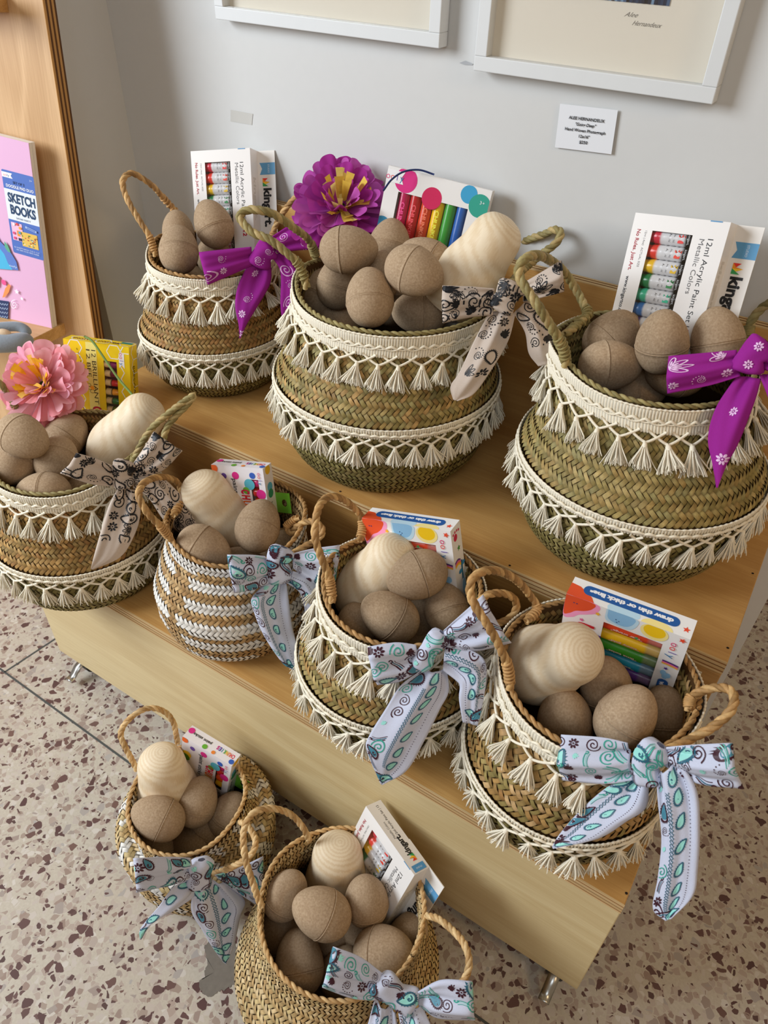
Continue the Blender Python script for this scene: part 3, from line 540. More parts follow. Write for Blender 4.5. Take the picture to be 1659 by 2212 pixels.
HND = {
'B1': [(z2, [(240, 700), (205, 590), (150, 500), (90, 400), (50, 310), (45, 240), (90, 205), (150, 230), (230, 290), (290, 360), (345, 435)]), (z2, [(930, 640), (950, 530), (1010, 425), (1075, 350), (1130, 340), (1160, 400), (1130, 500), (1060, 590)])],
'B2': [(z2, [(1155, 890), (1100, 760), (1020, 680), (920, 600), (820, 560), (760, 500), (740, 460), (790, 425), (880, 430), (960, 460), (1060, 530), (1140, 590), (1180, 660), (1195, 720)]), (z3, [(1345, 575), (1375, 505), (1430, 478), (1500, 455), (1555, 430), (1590, 450), (1560, 505), (1500, 550), (1440, 600), (1370, 660), (1310, 740)])],
'B3': [(z4, [(325, 985), (310, 880), (240, 760), (170, 650), (110, 560), (62, 480), (58, 420), (100, 365), (170, 350), (250, 390), (320, 450), (380, 540), (420, 620), (448, 700), (445, 830)]), (z4, [(1370, 830), (1390, 740), (1430, 680), (1490, 630), (1560, 615), (1600, 680), (1590, 790), (1500, 900)])],
'B4': [(z5, [(75, 620), (60, 510), (0, 420), (-60, 400), (-120, 460), (-140, 600), (-120, 760)]), (z5, [(940, 1040), (960, 960), (985, 900), (1040, 800), (1110, 715), (1200, 640), (1290, 570), (1385, 505), (1340, 570), (1250, 660), (1190, 740), (1160, 850)])],
'B5': [(z6, [(250, 740), (170, 640), (90, 560), (20, 460), (0, 380), (40, 300), (150, 255), (260, 270), (320, 330), (330, 430), (320, 560)]), (z6, [(1110, 560), (1150, 640), (1190, 690), (1230, 640), (1320, 600), (1400, 620), (1430, 680), (1390, 740), (1300, 790), (1200, 850)])],
'B6': [(y6, [(320, 850), (305, 720), (285, 640), (250, 560), (210, 450), (195, 370), (205, 250), (240, 150), (310, 105), (400, 130), (460, 180), (510, 230), (530, 320), (530, 440)]), (y6, [(1340, 960), (1350, 860), (1400, 800), (1470, 785), (1550, 795), (1605, 840), (1605, 910), (1550, 970), (1450, 1005), (1320, 1040), (1200, 1080), (1100, 1115)])],
'B7': [(y7, [(345, 700), (335, 590), (290, 480), (230, 370), (170, 280), (135, 200), (150, 120), (220, 80), (310, 90), (390, 140), (450, 210), (490, 280), (515, 400)]), (y7, [(1290, 820), (1300, 750), (1370, 710), (1450, 695), (1510, 712), (1528, 765), (1500, 830), (1420, 900), (1330, 950), (1250, 990), (1170, 1025)])],
'B8': [(y8, [(290, 640), (240, 530), (190, 430), (160, 350), (190, 260), (270, 180), (370, 125), (460, 120), (550, 160), (610, 240), (632, 330), (650, 420)]), (y8, [(1180, 1090), (1230, 1110), (1290, 1190), (1312, 1280), (1270, 1370), (1190, 1430), (1070, 1490), (950, 1530)])],
'B9': [(y9, [(245, 800), (215, 730), (190, 650), (150, 530), (130, 400), (140, 300), (190, 220), (270, 190), (360, 200), (440, 240), (500, 310), (530, 370), (555, 420)]), (y9, [(1250, 850), (1330, 870), (1420, 940), (1490, 1020), (1525, 1120), (1510, 1220), (1450, 1300), (1370, 1360), (1280, 1385), (1200, 1370)])]}
DESC = {
'B1': ('back left seagrass basket with cream tassel trim and magenta bandana bow', 'back left basket', 'b'),
'B2': ('large seagrass belly basket in centre of upper shelf holding a magenta paper flower', 'large centre basket', 'g'),
'B3': ('large greenish seagrass basket at right end of the upper shelf, tassel trimmed', 'large right basket', 'g'),
'B4': ('tasselled seagrass basket at far left beside the pink paper flower', 'far left basket', 'g'),
'B5': ('tan basket with white woven stripes and no tassels on lower step', 'white-striped basket', 'b'),
'B6': ('tasselled seagrass basket in middle of lower step holding a pear-shaped wooden blank', 'middle lower-step basket', 'b'),
'B7': ('tasselled seagrass basket at right end of lower step beside marker box', 'lower-step right-end basket', 'b'),
'B8': ('small tan and white basket on the floor, furthest left', 'left floor basket', 't'),
'B9': ('plain pale herringbone basket on the floor at the bottom edge', 'plain floor basket', 't')}
BK = {}; KNOT = {'B1': (870, 700), 'B2': (1300, 780), 'B3': (1410, 950), 'B4': (865, 1065), 'B5': (1100, 940), 'B6': (1000, 1200), 'B7': (1065, 1100), 'B8': (870, 1520), 'B9': (1075, 1340)}
def white5(fj, fk, j, k):
    x = (fk * 5 + .35) % 1; tri = np.abs(x - .5) * 2; return (((j // 2) % 2 == 0) & (tri < .85 - .3 * np.abs(fj - .5)) & (fj > .12)) | ((fj > .86) & (tri > .55)) | ((np.abs(fj - .42) < .03) & (tri < .5))
def white8(fj, fk, j, k): x = (fk * 9) % 1; return (((k + j // 2) % 4 < 2) & (x < .55)) & (fj > .25)
DSH = {'B2': .105, 'B3': .10, 'B4': .03, 'B1': .03}; KD = {}
for key, f in FIT.items():
    x, y, z0, zf, rf, zr, rr, rb, ox, oy = f; az = []; hp = []
    thk = np.linspace(0, 2 * PI, 181); rimk = np.stack([x + ox + rr * np.cos(thk), y + oy + rr * np.sin(thk), z0 + zr + 0 * thk], 1); qk = (rimk - CAMP) @ R; kx, ky = zz[key](KNOT[key]); KD[key] = depth(rimk[np.argmin((CX + FPX * qk[:, 0] / -qk[:, 2] - kx) ** 2 + (CY - FPX * qk[:, 1] / -qk[:, 2] - ky) ** 2)]) - DSH.get(key, 0)
    for i, (zf_, pts) in enumerate(HND[key]):
        P = [zf_(p) for p in pts]; A = onz(*P[0], z0 + zr + .008); B = onz(*P[-1], z0 + zr + .008); c = np.array([x + ox, y + oy])
        for Q in (A, B):
            d = Q[:2] - c; k = np.linalg.norm(d); Q[:2] = c + d / k * np.clip(k, rr * .9, rr * 1.06 if i == 0 else rr * 1.35)
        if i == 1: az.append(math.atan2(A[1] - c[1], A[0] - c[0])); B = atd(*P[-1], KD[key] - .004)
        else: mid = (A + B) / 2; az.append(math.atan2(mid[1] - c[1], mid[0] - c[0]))
        hp.append((P, A, B))
    b = Basket(x, y, z0, zf, rf, zr, rr, rb, ox, oy, az); BK[key] = b; b.hp = hp
    root = empty('basket', (x, y, z0), DESC[key][0], 'basket'); b.root = root; org = np.array([x, y, z0])
    pal = {'B1': BROWN, 'B2': GREEN + BROWN[2:4], 'B3': GREEN, 'B4': BROWN, 'B5': TAN, 'B6': GREEN[:4] + BROWN[:3], 'B7': GREEN[:3] + BROWN + TAN[:2], 'B8': PALE, 'B9': PALE}[key]
    p = {'B1': .0052, 'B2': .0056, 'B3': .0056, 'B4': .0056, 'B5': .0056, 'B6': .0056, 'B7': .0060, 'B8': .0062, 'B9': .0054}[key]
    dark = L((84, 60, 34)); m = MB(); th = np.linspace(0, 2 * PI, 72, endpoint=False)[:, None]; tt = np.linspace(0, b.T, 40)[None]
    m.grid(b.pos(th, tt, -.0012) - org, dark, wrap_u=True); tt2 = np.linspace(.004, b.T, 30)[None]; m.grid((b.pos(th, tt2, -.0040) - org), dark * 1.0, wrap_u=True)
    a = th[:, 0]; V = np.vstack([b.pos(a, 0, -.001) - org, [[0, 0, .0008]]]); m.add(V, [[[i, (i + 1) % 72, 72]] for i in range(72)], dark)
    m.build('body', SHELL, root)
    m = MB()
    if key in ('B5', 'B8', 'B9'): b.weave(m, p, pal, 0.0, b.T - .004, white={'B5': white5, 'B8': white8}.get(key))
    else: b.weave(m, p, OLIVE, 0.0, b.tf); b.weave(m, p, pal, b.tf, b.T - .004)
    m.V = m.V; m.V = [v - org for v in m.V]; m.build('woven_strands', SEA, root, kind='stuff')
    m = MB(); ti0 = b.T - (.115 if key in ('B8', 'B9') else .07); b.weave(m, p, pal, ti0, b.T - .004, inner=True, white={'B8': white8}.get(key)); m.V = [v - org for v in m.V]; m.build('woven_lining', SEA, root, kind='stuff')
    m = MB(); a = np.linspace(0, 2 * PI, 240, endpoint=False); rope(m, b.pos(a, b.T - .001, -.002) - org, .0034, 2, .020, HAND[DESC[key][2]], closed=True); m.build('rim', SEA, root)
    for i, (P, A, B) in enumerate(hp):
        n = np.cross(B - A, np.array([math.cos(az[i]) * .35, math.sin(az[i]) * .35, 1])); n = unit(n)
        if key in ('B8', 'B9', 'B4') or i == 1: 
            n = unit(n + .6 * unit(CAMP - A) * np.sign(n @ unit(CAMP - A)))
        Q = [A]
        for q in P[1:-1]:
            X = onplane(*q, A, n); dd = depth(X); d0 = (depth(A) + depth(B)) / 2; X = atd(*q, float(np.clip(dd, d0 - .075, d0 + .06))); Q.append(X)
        Q.append(B); Q = np.array(Q)
        if i == 1 or True:
            w0 = np.linspace(0, 1, len(Q)); dep = np.array([depth(q) for q in Q]); k_ = np.ones(3) / 3; ds = dep.copy(); ds[1:-1] = np.convolve(dep, k_, 'valid'); Q = np.array([atd(*P[j_], ds[j_]) if 0 < j_ < len(Q) - 1 else Q[j_] for j_ in range(len(Q))])
        b.handle_pts = getattr(b, 'handle_pts', []) + [Q]
        C = spline(Q, 90) - org; m = MB(); hr = {'B2': .0056, 'B3': .0056, 'B8': .0044, 'B9': .0044}.get(key, .0048); rope(m, C, hr, 3, .030 if key not in ('B8', 'B9') else .024, HAND['g' if key == 'B4' else DESC[key][2]]); ho = m.build('handle', SEA, root)
        if key not in ('B8', 'B9'):
            for e0, e1 in ((2, 11), (-11, -2)) if i == 0 else ((2, 11),):
                S = C[e0:e1]; m = MB(); F_, N_, B_ = frames(S); nn_ = 90; tt = np.linspace(0, len(S) - 1, nn_); Pc = np.stack([np.interp(tt, np.arange(len(S)), S[:, q]) for q in range(3)], 1); T_, N_, B_ = frames(Pc)
                an = np.linspace(0, 2 * PI * 6.5, nn_); m.tube(Pc + hr * 1.02 * (np.cos(an)[:, None] * N_ + np.sin(an)[:, None] * B_), .0016, 5, L(HAND[DESC[key][2]][0 if DESC[key][2] != 'g' else 1]) * 1.15); m.build('binding', SEA, ho, label='wrapped binding')
    if key not in ('B5', 'B8', 'B9'):
        trim(b, root, b.T - .003, .0265, .0262, True); trim(b, root, b.tf - .001, .0135, .0252, False, h0=.003)

# ------------------------------------------------------------------ eggs
SE = .0615
def egg_mesh(seam):
    m = MB(); n = 40; th = np.linspace(0, PI, n); Lh = SE * .64; r = SE / 2 * np.sin(th) * (1 - .11 * np.cos(th) ) ** .5; z = Lh * np.cos(th) + 0.0
    r = SE / 2 * np.sin(th) * (1 - .12 * np.cos(th)); r = r / r.max() * SE / 2; prof = []
    for i in range(n):
        prof.append((r[i], z[i]))
        if i < n - 1 and (z[i] - seam) * (z[i + 1] - seam) < 0:
            f = (z[i] - seam) / (z[i] - z[i + 1]); rs = r[i] * (1 - f) + r[i + 1] * f; prof += [(rs + .0001, seam + .0006), (rs - .0011, seam + .0003), (rs - .0011, seam - .0002), (rs + .00055, seam - .0006), (rs + .0005, seam - .0014)]
    prof = sorted(set(prof), key=lambda q: -q[1]); m.lathe(prof, 56); return m.build('egg', EGG, link=False).data
EM = [egg_mesh(-.009), egg_mesh(-.003)]
wood_prof = spline([(0, 0), (.030, 0), (.036, .003), (.0435, .022), (.0452, .042), (.0405, .066), (.0350, .086), (.0338, .100), (.0310, .114), (.0215, .1265), (.008, .1315), (0, .132)], 60); wood_prof[:, 0] = np.maximum(wood_prof[:, 0], 0)
m = MB(); m.lathe(wood_prof, 64); WM = m.build('wooden_blank', TURN, link=False).data
EG = {
'B1': [(373, 550, 68, 95, 10, 'at back left, half hidden'), (377, 660, 84, 92, -10, 'at left rim, tallest in front'), (582, 508, 82, 112, 5, 'highest, right of the two left eggs'), (590, 690, 76, 90, -20, 'in the middle below the highest egg'), (745, 665, 78, 20, 10, 'with upright seam behind the bow loop'), (880, 592, 66, 60, 10, 'at the back right beside the box'), (470, 868, 78, 0, 0, 'peeking over the front rim')],
'B2': [(472, 535, 100, 0, 5, 'at back left under the flower'), (685, 515, 92, 80, 0, 'at the back below the marker box'), (422, 705, 94, 70, 20, 'at left rim with slanting seam'), (582, 785, 104, 92, -10, 'standing upright at the front rim'), (635, 680, 96, 60, 0, 'in the hollow behind the upright one'), (818, 650, 106, -28, 15, 'topmost in the pile with curved seam'), (880, 600, 100, 150, 0, 'directly behind the topmost'), (1062, 740, 96, 80, -10, 'against the bow at right'), (850, 862, 98, 180, 0, 'lying with vertical seam at front right'), (330, 760, 90, 60, 0, 'sliver behind left rim'), (430, 910, 80, 20, 0, 'peeking above the front rim at left'), (700, 800, 88, 90, 0, 'dark gap between the front two'), (950, 770, 84, 90, 0, 'low gap near the bow')],
'B3': [(592, 820, 106, 42, 5, 'at back left with seam end low'), (583, 985, 108, 0, 0, 'lying at left rim with vertical seam'), (880, 850, 112, 100, 35, 'centre back, seam low at left'), (1200, 840, 112, 100, 10, 'at back right behind the bow'), (960, 1028, 104, 180, 5, 'half under the magenta bow loop'), (750, 1130, 90, 0, 0, 'lowest between the front ones')],
'B4': [(168, 805, 93, -30, 10, 'at the back left below the pink flower'), (118, 972, 90, 82, -35, 'cut by the left edge of the photo'), (468, 800, 86, 60, -25, 'back one beside the yellow box'), (405, 960, 90, 95, -38, 'in front of the back one, domed seam'), (310, 1205, 92, 180, 0, 'lying with vertical seam at front rim'), (540, 1170, 84, 60, 0, 'low one right of the lying one'), (690, 1160, 84, 20, 0, 'under the bow loop'), (10, 1180, 84, 0, 0, 'lowest at the left edge'), (820, 1020, 76, 30, 0, 'behind the bow against the wood')],
'B5': [(930, 632, 96, 78, -25, 'standing against the paint box'), (510, 815, 98, -30, 0, 'lying at the left rim below the bandana tail'), (745, 965, 92, 30, 0, 'peeking at front rim'), (860, 870, 84, 60, 0, 'dark one in the hollow'), (1060, 830, 84, 60, 0, 'low at right under the other')],
'B6': [(912, 660, 107, 200, 8, 'topmost, seam at its right'), (720, 948, 108, 146, 15, 'centre front with slanting seam'), (1115, 890, 98, 110, -25, 'at right behind the bow'), (490, 1040, 94, 100, 10, 'small-looking one at left rim'), (890, 930, 92, 90, 0, 'dark one under the topmost'), (880, 1140, 84, 20, 0, 'sliver over the rim beside the knot')],
'B7': [(635, 870, 119, 95, 20, 'plain one at left front without visible seam'), (852, 690, 112, 100, 20, 'behind, under the marker box window'), (958, 850, 124, 62, 20, 'biggest-looking one in the middle'), (1165, 850, 108, 92, -5, 'tall one at right')],
'B8': [(478, 1052, 93, 155, 5, 'lying at left below the wooden blank'), (815, 915, 86, 72, -5, 'standing beside the paint box'), (1085, 1022, 84, 60, 10, 'against the folded right side'), (440, 1310, 84, 100, -20, 'lowest left with arched seam'), (745, 1285, 88, 20, 40, 'lowest middle, plain'), (905, 1150, 80, 60, 0, 'dark one in the hollow')],
'B9': [(393, 722, 92, 60, 10, 'upper left, leaning'), (613, 835, 106, 150, 10, 'centre with bold diagonal seam'), (890, 758, 95, 95, 20, 'below the paint box, seam low'), (345, 968, 88, 110, 10, 'at left rim, middle'), (475, 1142, 105, 100, -25, 'nearest in front at left'), (998, 1075, 106, 10, 20, 'at right with arched seam'), (1150, 972, 72, 60, 0, 'small-looking one at right rim'), (735, 1200, 90, 60, 0, 'behind the bow loop'), (690, 1040, 88, 60, 0, 'dark one under the centre'), (850, 960, 84, 90, 0, 'dark one under the seam-low'), (700, 1310, 100, 0, 0, 'below the bow loop at front rim'), (540, 1330, 84, 0, 0, 'lowest dark one at front')]}
WD = {'B2': ((1225, 500), (1075, 690), 118, 28, 'lying wooden blank with split mark at right of the large centre basket'),
'B4': ((1005, 665), (690, 990), 98, 20, 'pale turned wooden blank lying across the far left basket'),
'B5': ((530, 395), (690, 740), 106, 42, 'large round-headed wooden blank in the white-striped basket'),
'B6': ((715, 560), (520, 860), 118, 40, 'pear-shaped wooden blank with knot on its tip, middle lower-step basket'),
'B7': ((660, 520), (500, 690), 138, 60, 'wooden blank with ringed tip in the lower-step right-end basket'),
'B8': ((515, 625), (500, 900), 103, 36, 'domed wooden blank in the left floor basket'),
'B9': ((712, 500), (705, 760), 112, 36, 'ringed wooden blank in the plain floor basket')}
for key in FIT:
    zf_ = zz[key]; items = []; b_ = BK[key]
    if key in WD:
        (h0, b0, dp, tilt, lab) = WD[key]; hp = zf_(h0); bp_ = zf_(b0); d = FPX * .0700 / dp; Hc = atd(*hp, d); dirp = unit(np.array([hp[0] - bp_[0], -(hp[1] - bp_[1]), 0])); ct, st = math.cos(math.radians(tilt)), math.sin(math.radians(tilt))
        ax = R @ (dirp * ct + np.array([0, 0, st])); base = Hc - ax * .100; o = bpy.data.objects.new('wooden_blank', WM); COL.objects.link(o); q = Vector(ax.tolist()).to_track_quat('Z', 'Y'); o.matrix_world = Matrix.Translation(Vector(base.tolist())) @ q.to_matrix().to_4x4() @ Matrix.Scale(1.03, 4); tag(o, lab, 'wooden figure', 'turned wooden blanks'); pass
    placed = []
    for (ex, ey, dp, ang, tilt, lab) in EG[key]:
        px, py = zf_((ex, ey)); dc = depth((b_.x + b_.ox, b_.y + b_.oy, b_.z0 + b_.zr)); d = min(FPX * SE / dp, dc + .025); a_ = math.radians(ang); t_ = math.radians(tilt); ax = R @ np.array([math.cos(a_) * math.cos(t_), math.sin(a_) * math.cos(t_), math.sin(t_)])
        placed.append([px, py, d, ax, lab, dp])
    order = sorted(placed, key=lambda q: q[2]); done = []
    for q in order:
        for it in range(12):
            c = atd(q[0], q[1], q[2]); mine = [(c + q[3] * .0085, .0262), (c - q[3] * .0085, .0275)]; bad = False
            for cc, rr_ in items + done:
                for c2, r2 in mine:
                    if np.linalg.norm(cc - c2) < rr_ + r2 - .0015: bad = True
            if not bad: break
            q[2] += .003
        done += mine; c = atd(q[0], q[1], q[2])
        o = bpy.data.objects.new('egg', EM[rng.integers(0, 2)]); COL.objects.link(o); qq = Vector(q[3].tolist()).to_track_quat('Z', 'Y'); s_ = q[2] * q[5] / (FPX * SE); s_ = float(np.clip(s_, .82, 1.07))
        o.matrix_world = Matrix.Translation(Vector(c.tolist())) @ qq.to_matrix().to_4x4() @ Matrix.Rotation(rng.uniform(0, 6), 4, 'Z') @ Matrix.Scale(s_, 4)
        tag(o, 'kraft paper egg ' + q[4] + ', ' + DESC[key][1], 'egg', 'kraft eggs in the ' + DESC[key][1])
# ------------------------------------------------------------------ cartons
EXTRA = []
def carton(o, u, v, w, W, H, T_, label, cat, body, win=None, top=True):
    """o = front top left corner; u right, v down, w back. local frame: x right, y back, z up, origin at the foot"""
    u, v, w = (unit(q) for q in (u, v, w)); v = unit(v - u * (u @ v)); w = np.cross(-v, u); w = unit(w)
    if w @ (np.asarray(o) - CAMP) < 0: w = -w
    e = empty('paint_box', (0, 0, 0), label, cat); Mx = Matrix(np.column_stack([u, w, -v]).tolist()).to_4x4(); Mx.translation = Vector((np.asarray(o) + v * H).tolist()); e.matrix_world = Mx
    m = MB(); c = L(body)
    if win:
        x0, s0, x1, s1 = win; z1, z0 = H - s0, H - s1
        m.add([(0, 0, 0), (W, 0, 0), (W, 0, H), (0, 0, H), (x0, 0, z0), (x1, 0, z0), (x1, 0, z1), (x0, 0, z1)], [[0, 1, 5, 4], [1, 2, 6, 5], [2, 3, 7, 6], [3, 0, 4, 7]], c)
        m.add([(x0, 0, z0), (x1, 0, z0), (x1, 0, z1), (x0, 0, z1), (x0, .0008, z0), (x1, .0008, z0), (x1, .0008, z1), (x0, .0008, z1)], [[0, 1, 5, 4], [1, 2, 6, 5], [2, 3, 7, 6], [3, 0, 4, 7]], c)
    else: m.add([(0, 0, 0), (W, 0, 0), (W, 0, H), (0, 0, H)], [[0, 1, 2, 3]], c)
    m.add([(0, 0, 0), (W, 0, 0), (W, 0, H), (0, 0, H), (0, T_, 0), (W, T_, 0), (W, T_, H), (0, T_, H)], [[5, 4, 7, 6], [0, 3, 7, 4], [1, 5, 6, 2], [3, 2, 6, 7], [0, 4, 5, 1]], c)
    m.build('carton', PAPER, e, smooth=False)
    if win: m = MB(); m.add([(x0, .0004, z0), (x1, .0004, z0), (x1, .0004, z1), (x0, .0004, z1)], [[0, 1, 2, 3]]); m.build('window_film', FILM, e, smooth=False)
    m = MB(); mr, mt = MB(), MB(); EXTRA.extend([(mr, e), (mt, e)]); FF = Face2(m, (0, 0, H), (1, 0, 0), (0, 0, -1), (0, -1, 0)); FR = Face2(mr, (W, 0, H), (0, 1, 0), (0, 0, -1), (1, 0, 0)); FT = Face2(mt, (0, T_, H), (1, 0, 0), (0, -1, 0), (0, 0, 1))
    return e, m, FF, FR, FT
def crown(F, x, y, s, rot=0, cols=((232, 60, 50), (240, 150, 40), (250, 205, 50), (60, 160, 90))):
    a = math.radians(rot); c, q = math.cos(a), math.sin(a); g = lambda p: (x + s * (p[0] * c - p[1] * q), y + s * (p[0] * q + p[1] * c))
    F.poly([g(p) for p in ((-1, 1), (-1, -.5), (-.2, .4))], cols[0]); F.poly([g(p) for p in ((-1, 1), (-.2, .3), (0, -1.1), (.2, 1))], cols[1]); F.poly([g(p) for p in ((.0, 1), (0, -1), (.5, .2))], cols[2]); F.poly([g(p) for p in ((0, 1), (1, -.6), (1, 1))], cols[3])
def ooly(F, x, y, h, rot=90, c=((214, 70, 120), (226, 90, 80), (110, 90, 170), (70, 130, 180))):
    a = math.radians(rot)
    for k, ch in enumerate('ooly'):
        d = (k - 1.5) * h * .80; F.text(ch, x + d * math.cos(a), y + d * math.sin(a), None, h * (1 if ch != 'l' else 1), c[k], rot)
BOX = {
'B1': ([-0.982, -0.0462, 0.8386], [0.938, 0.3197, 0.1342], [0.2439, -0.3333, -0.9107], [-0.2464, 0.887, -0.3906], .108, .029),
'B3': ([-0.2251, -0.072, 0.8956], [0.9846, -0.1169, 0.1298], [0.0837, -0.3366, -0.9379], [0.1534, 0.9344, -0.3216], .111, .029),
'B9': ([-0.2662, -0.5821, 0.2477], [0.9256, -0.3771, -0.0322], [-0.1629, -0.3201, -0.9333], [0.3416, 0.8691, -0.3578], .108, .026),
'B2': ([-0.5999, -0.0307, 0.8772], [0.9705, 0.2186, -0.1015], [-0.0388, -0.2737, -0.961], [-0.2378, 0.9367, -0.2571], .157, .02),
'B4': ([-1.0103, -0.3534, 0.6152], [0.915, 0.4013, -0.0409], [0.0635, -0.2434, -0.9678], [-0.3983, 0.883, -0.2482], .111, .028),
'B5': ([-0.6536, -0.4068, 0.545], [0.9584, 0.2212, 0.1802], [0.2206, -0.1737, -0.9598], [-0.181, 0.9596, -0.2153], .085, .024),
'B6': ([-0.3987, -0.3977, 0.5607], [0.9673, 0.0834, 0.2395], [0.2451, -0.0638, -0.9674], [-0.0654, 0.9945, -0.0822], .126, .028),
'B7': ([-0.1211, -0.3987, 0.584], [0.9984, 0.0291, 0.0481], [0.0448, 0.107, -0.9933], [-0.0341, 0.9938, 0.1055], .136, .028),
'B8': ([-0.5659, -0.6245, 0.2109], [0.9802, 0.0992, -0.1712], [-0.1583, -0.1253, -0.9794], [-0.1186, 0.9871, -0.1071], .088, .023)}
for k_, sc_ in (('B1', .975), ('B2', .965), ('B3', 1.02)):
    o_, u_, v_, w_, W_, T2_ = BOX[k_]; BOX[k_] = ((CAMP + (np.array(o_) - CAMP) * sc_).tolist(), u_, v_, w_, W_ * sc_, T2_ * sc_)
BLK = (34, 34, 36)
def paint_set(key, H, label, topface=False):
    o, u, v, w, W, T_ = BOX[key]; win = (W * .23, .018, W * .66, H - .022)
    e, m, F, FR, FT = carton(o, u, v, w, W, H, T_, label, 'paint set', (236, 232, 228), win)
    F.text('12ml Acrylic Paint Set |', W * .85, .020 + .050, .100, .0062, BLK, 90); F.text('12', W * .85, .128, .009, .0066, (190, 40, 60), 90, bold=.04); F.text('Metallic Colors', W * .765, .020 + .032, .062, .0058, (110, 108, 108), 90)
    F.text('12ml (.4oz)  ACTUAL SIZE', W * .165, .018 + .022, .042, .0024, (130, 128, 128), 90); F.text('No Rules. Just Art.', W * .085, .018 + .024, .048, .0044, (176, 50, 60), 90, bold=.015); F.text('www.kingartco.com', W * .085, .072 + .026, .050, .0044, (60, 60, 66), 90, bold=.015)
    F.rect(W * .80, 0, W * .92, .0012, (90, 150, 196))
    FR.text('kingart.', T_ * .45, .075, .066, .010, (214, 208, 200), 90, bold=.03)  # faint logo here is a reflection of the flap, painted as print
    if topface:
        FT.text('12ml Acrylic Paint Set | 12', W * .27, T_ * .42, .048, .0036, BLK, 180); FT.text('Metallic Colors', W * .40, T_ * .68, .026, .0034, (120, 118, 118), 180); FT.text('kingart.', W * .63, T_ * .5, .030, .0085, BLK, 180, bold=.035); crown(FT, W * .81, T_ * .5, .0048, 180)
        FT.rect(W * .90, T_ * .12, W * .985, T_ * .88, (84, 150, 200)); FT.text('STUDIO', W * .945, T_ * .5, .010, .0022, (220, 232, 244), 90)
    m.build('printed_lettering', PRINT, e, smooth=False)
    # wide back flap with the logo
    fw = .030; m = MB(); m.box((W * .6, T_, 0), (W + fw, T_ + .0012, H), L((236, 232, 226))); m.build('back_flap', PAPER, e, smooth=False)
    m = MB(); G = Face2(m, (W, T_, H), (1, 0, 0), (0, 0, -1), (0, -1, 0)); G.poly([(fw * .10, .018), (fw, .018), (fw, .036), (fw * .10, .036), (fw * .24, .027)], (96, 158, 202)); G.text('STUDIO', fw * .62, .027, .013, .0028, (214, 228, 240), 90); crown(G, fw * .45, .0475, .0062, 90); G.text('kingart.', fw * .52, .0865, .060, .0135, BLK, 90, bold=.04)
    G.disc(fw * .2, .131, .004, (60, 40, 34)); G.text('ACRYLIC', fw * .5, .145, .03, .004, (70, 70, 72), 90); m.build('printed_logo', PRINT, e, smooth=False)
    cols = [((206, 40, 64), (236, 60, 60)), ((226, 60, 48), (240, 70, 50)), ((236, 190, 40), (232, 190, 40)), ((34, 120, 70), (50, 140, 80)), ((60, 180, 140), (50, 190, 150)), ((40, 110, 180), (70, 140, 210)), ((70, 40, 110), (96, 70, 160)), ((150, 40, 110), (190, 60, 140)), ((190, 140, 70), (200, 150, 80)), ((150, 150, 156), (170, 170, 176)), ((50, 50, 56), (80, 80, 86))]
    ww = win[2] - win[0]; pt = .0172; n = int((win[3] - win[1]) / pt) + 1
    for i in range(n):
        zc = H - win[1] - pt * (i + .5) + .003
        if zc < H - win[3]: break
        c1, c2 = cols[i % len(cols)]; k = 22; xs = np.linspace(win[0] - .004, win[2] + .004, k); fr = (xs - win[0]) / ww; r = np.where(fr < .05, .0074, np.where(fr > .84, .0078, .0086)) * (1 + .03 * np.sin(xs * 900 + i))
        c = np.where((fr < .24)[:, None], L(c1), np.where((fr > .84)[:, None], L((26, 26, 28)), L((222, 222, 224)))); m = MB(); a = np.linspace(0, 2 * PI, 14, endpoint=False)
        P = np.stack([np.repeat(xs[:, None], 14, 1), .0105 + r[:, None] * np.cos(a) * .95, zc + r[:, None] * np.sin(a)], -1); m.grid(P, np.repeat(c[:, None], 14, 1), wrap_v=True)
        G = Face2(m, (win[0], .0030, zc), (1, 0, 0), (0, 0, -1), (0, -1, 0)); G.k = 2; cw = ww
        G.poly([(cw * .66, .005), (cw * .66, -.005), (cw * .72, -.001), (cw * .76, -.0056), (cw * .80, -.0015), (cw * .84, -.005), (cw * .80, .005)][::-1], c2)
        G.text('Metallic', cw * .56, 0, .010, .0019, (70, 70, 74), 90); G.text('Acrylic', cw * .46, 0, .010, .0024, (50, 50, 54), 90); G.text('kingart.', cw * .92, 0, .012, .0028, (226, 226, 226), 90)
        m.build('paint_tube', PLAST, e)
    m = MB(); m.box((win[0] - .004, .018, H - win[3]), (win[2] + .004, .019, H - win[1] + .002), L((30, 30, 32))); m.build('tray', PAPER, e, smooth=False)
    return e
paint_set('B1', .19, 'white acrylic paint set box standing in the back left basket', False)
paint_set('B3', .165, 'white acrylic paint set box standing in the large right basket', False)
paint_set('B9', .17, 'white acrylic paint set box tilted in the plain floor basket', True)
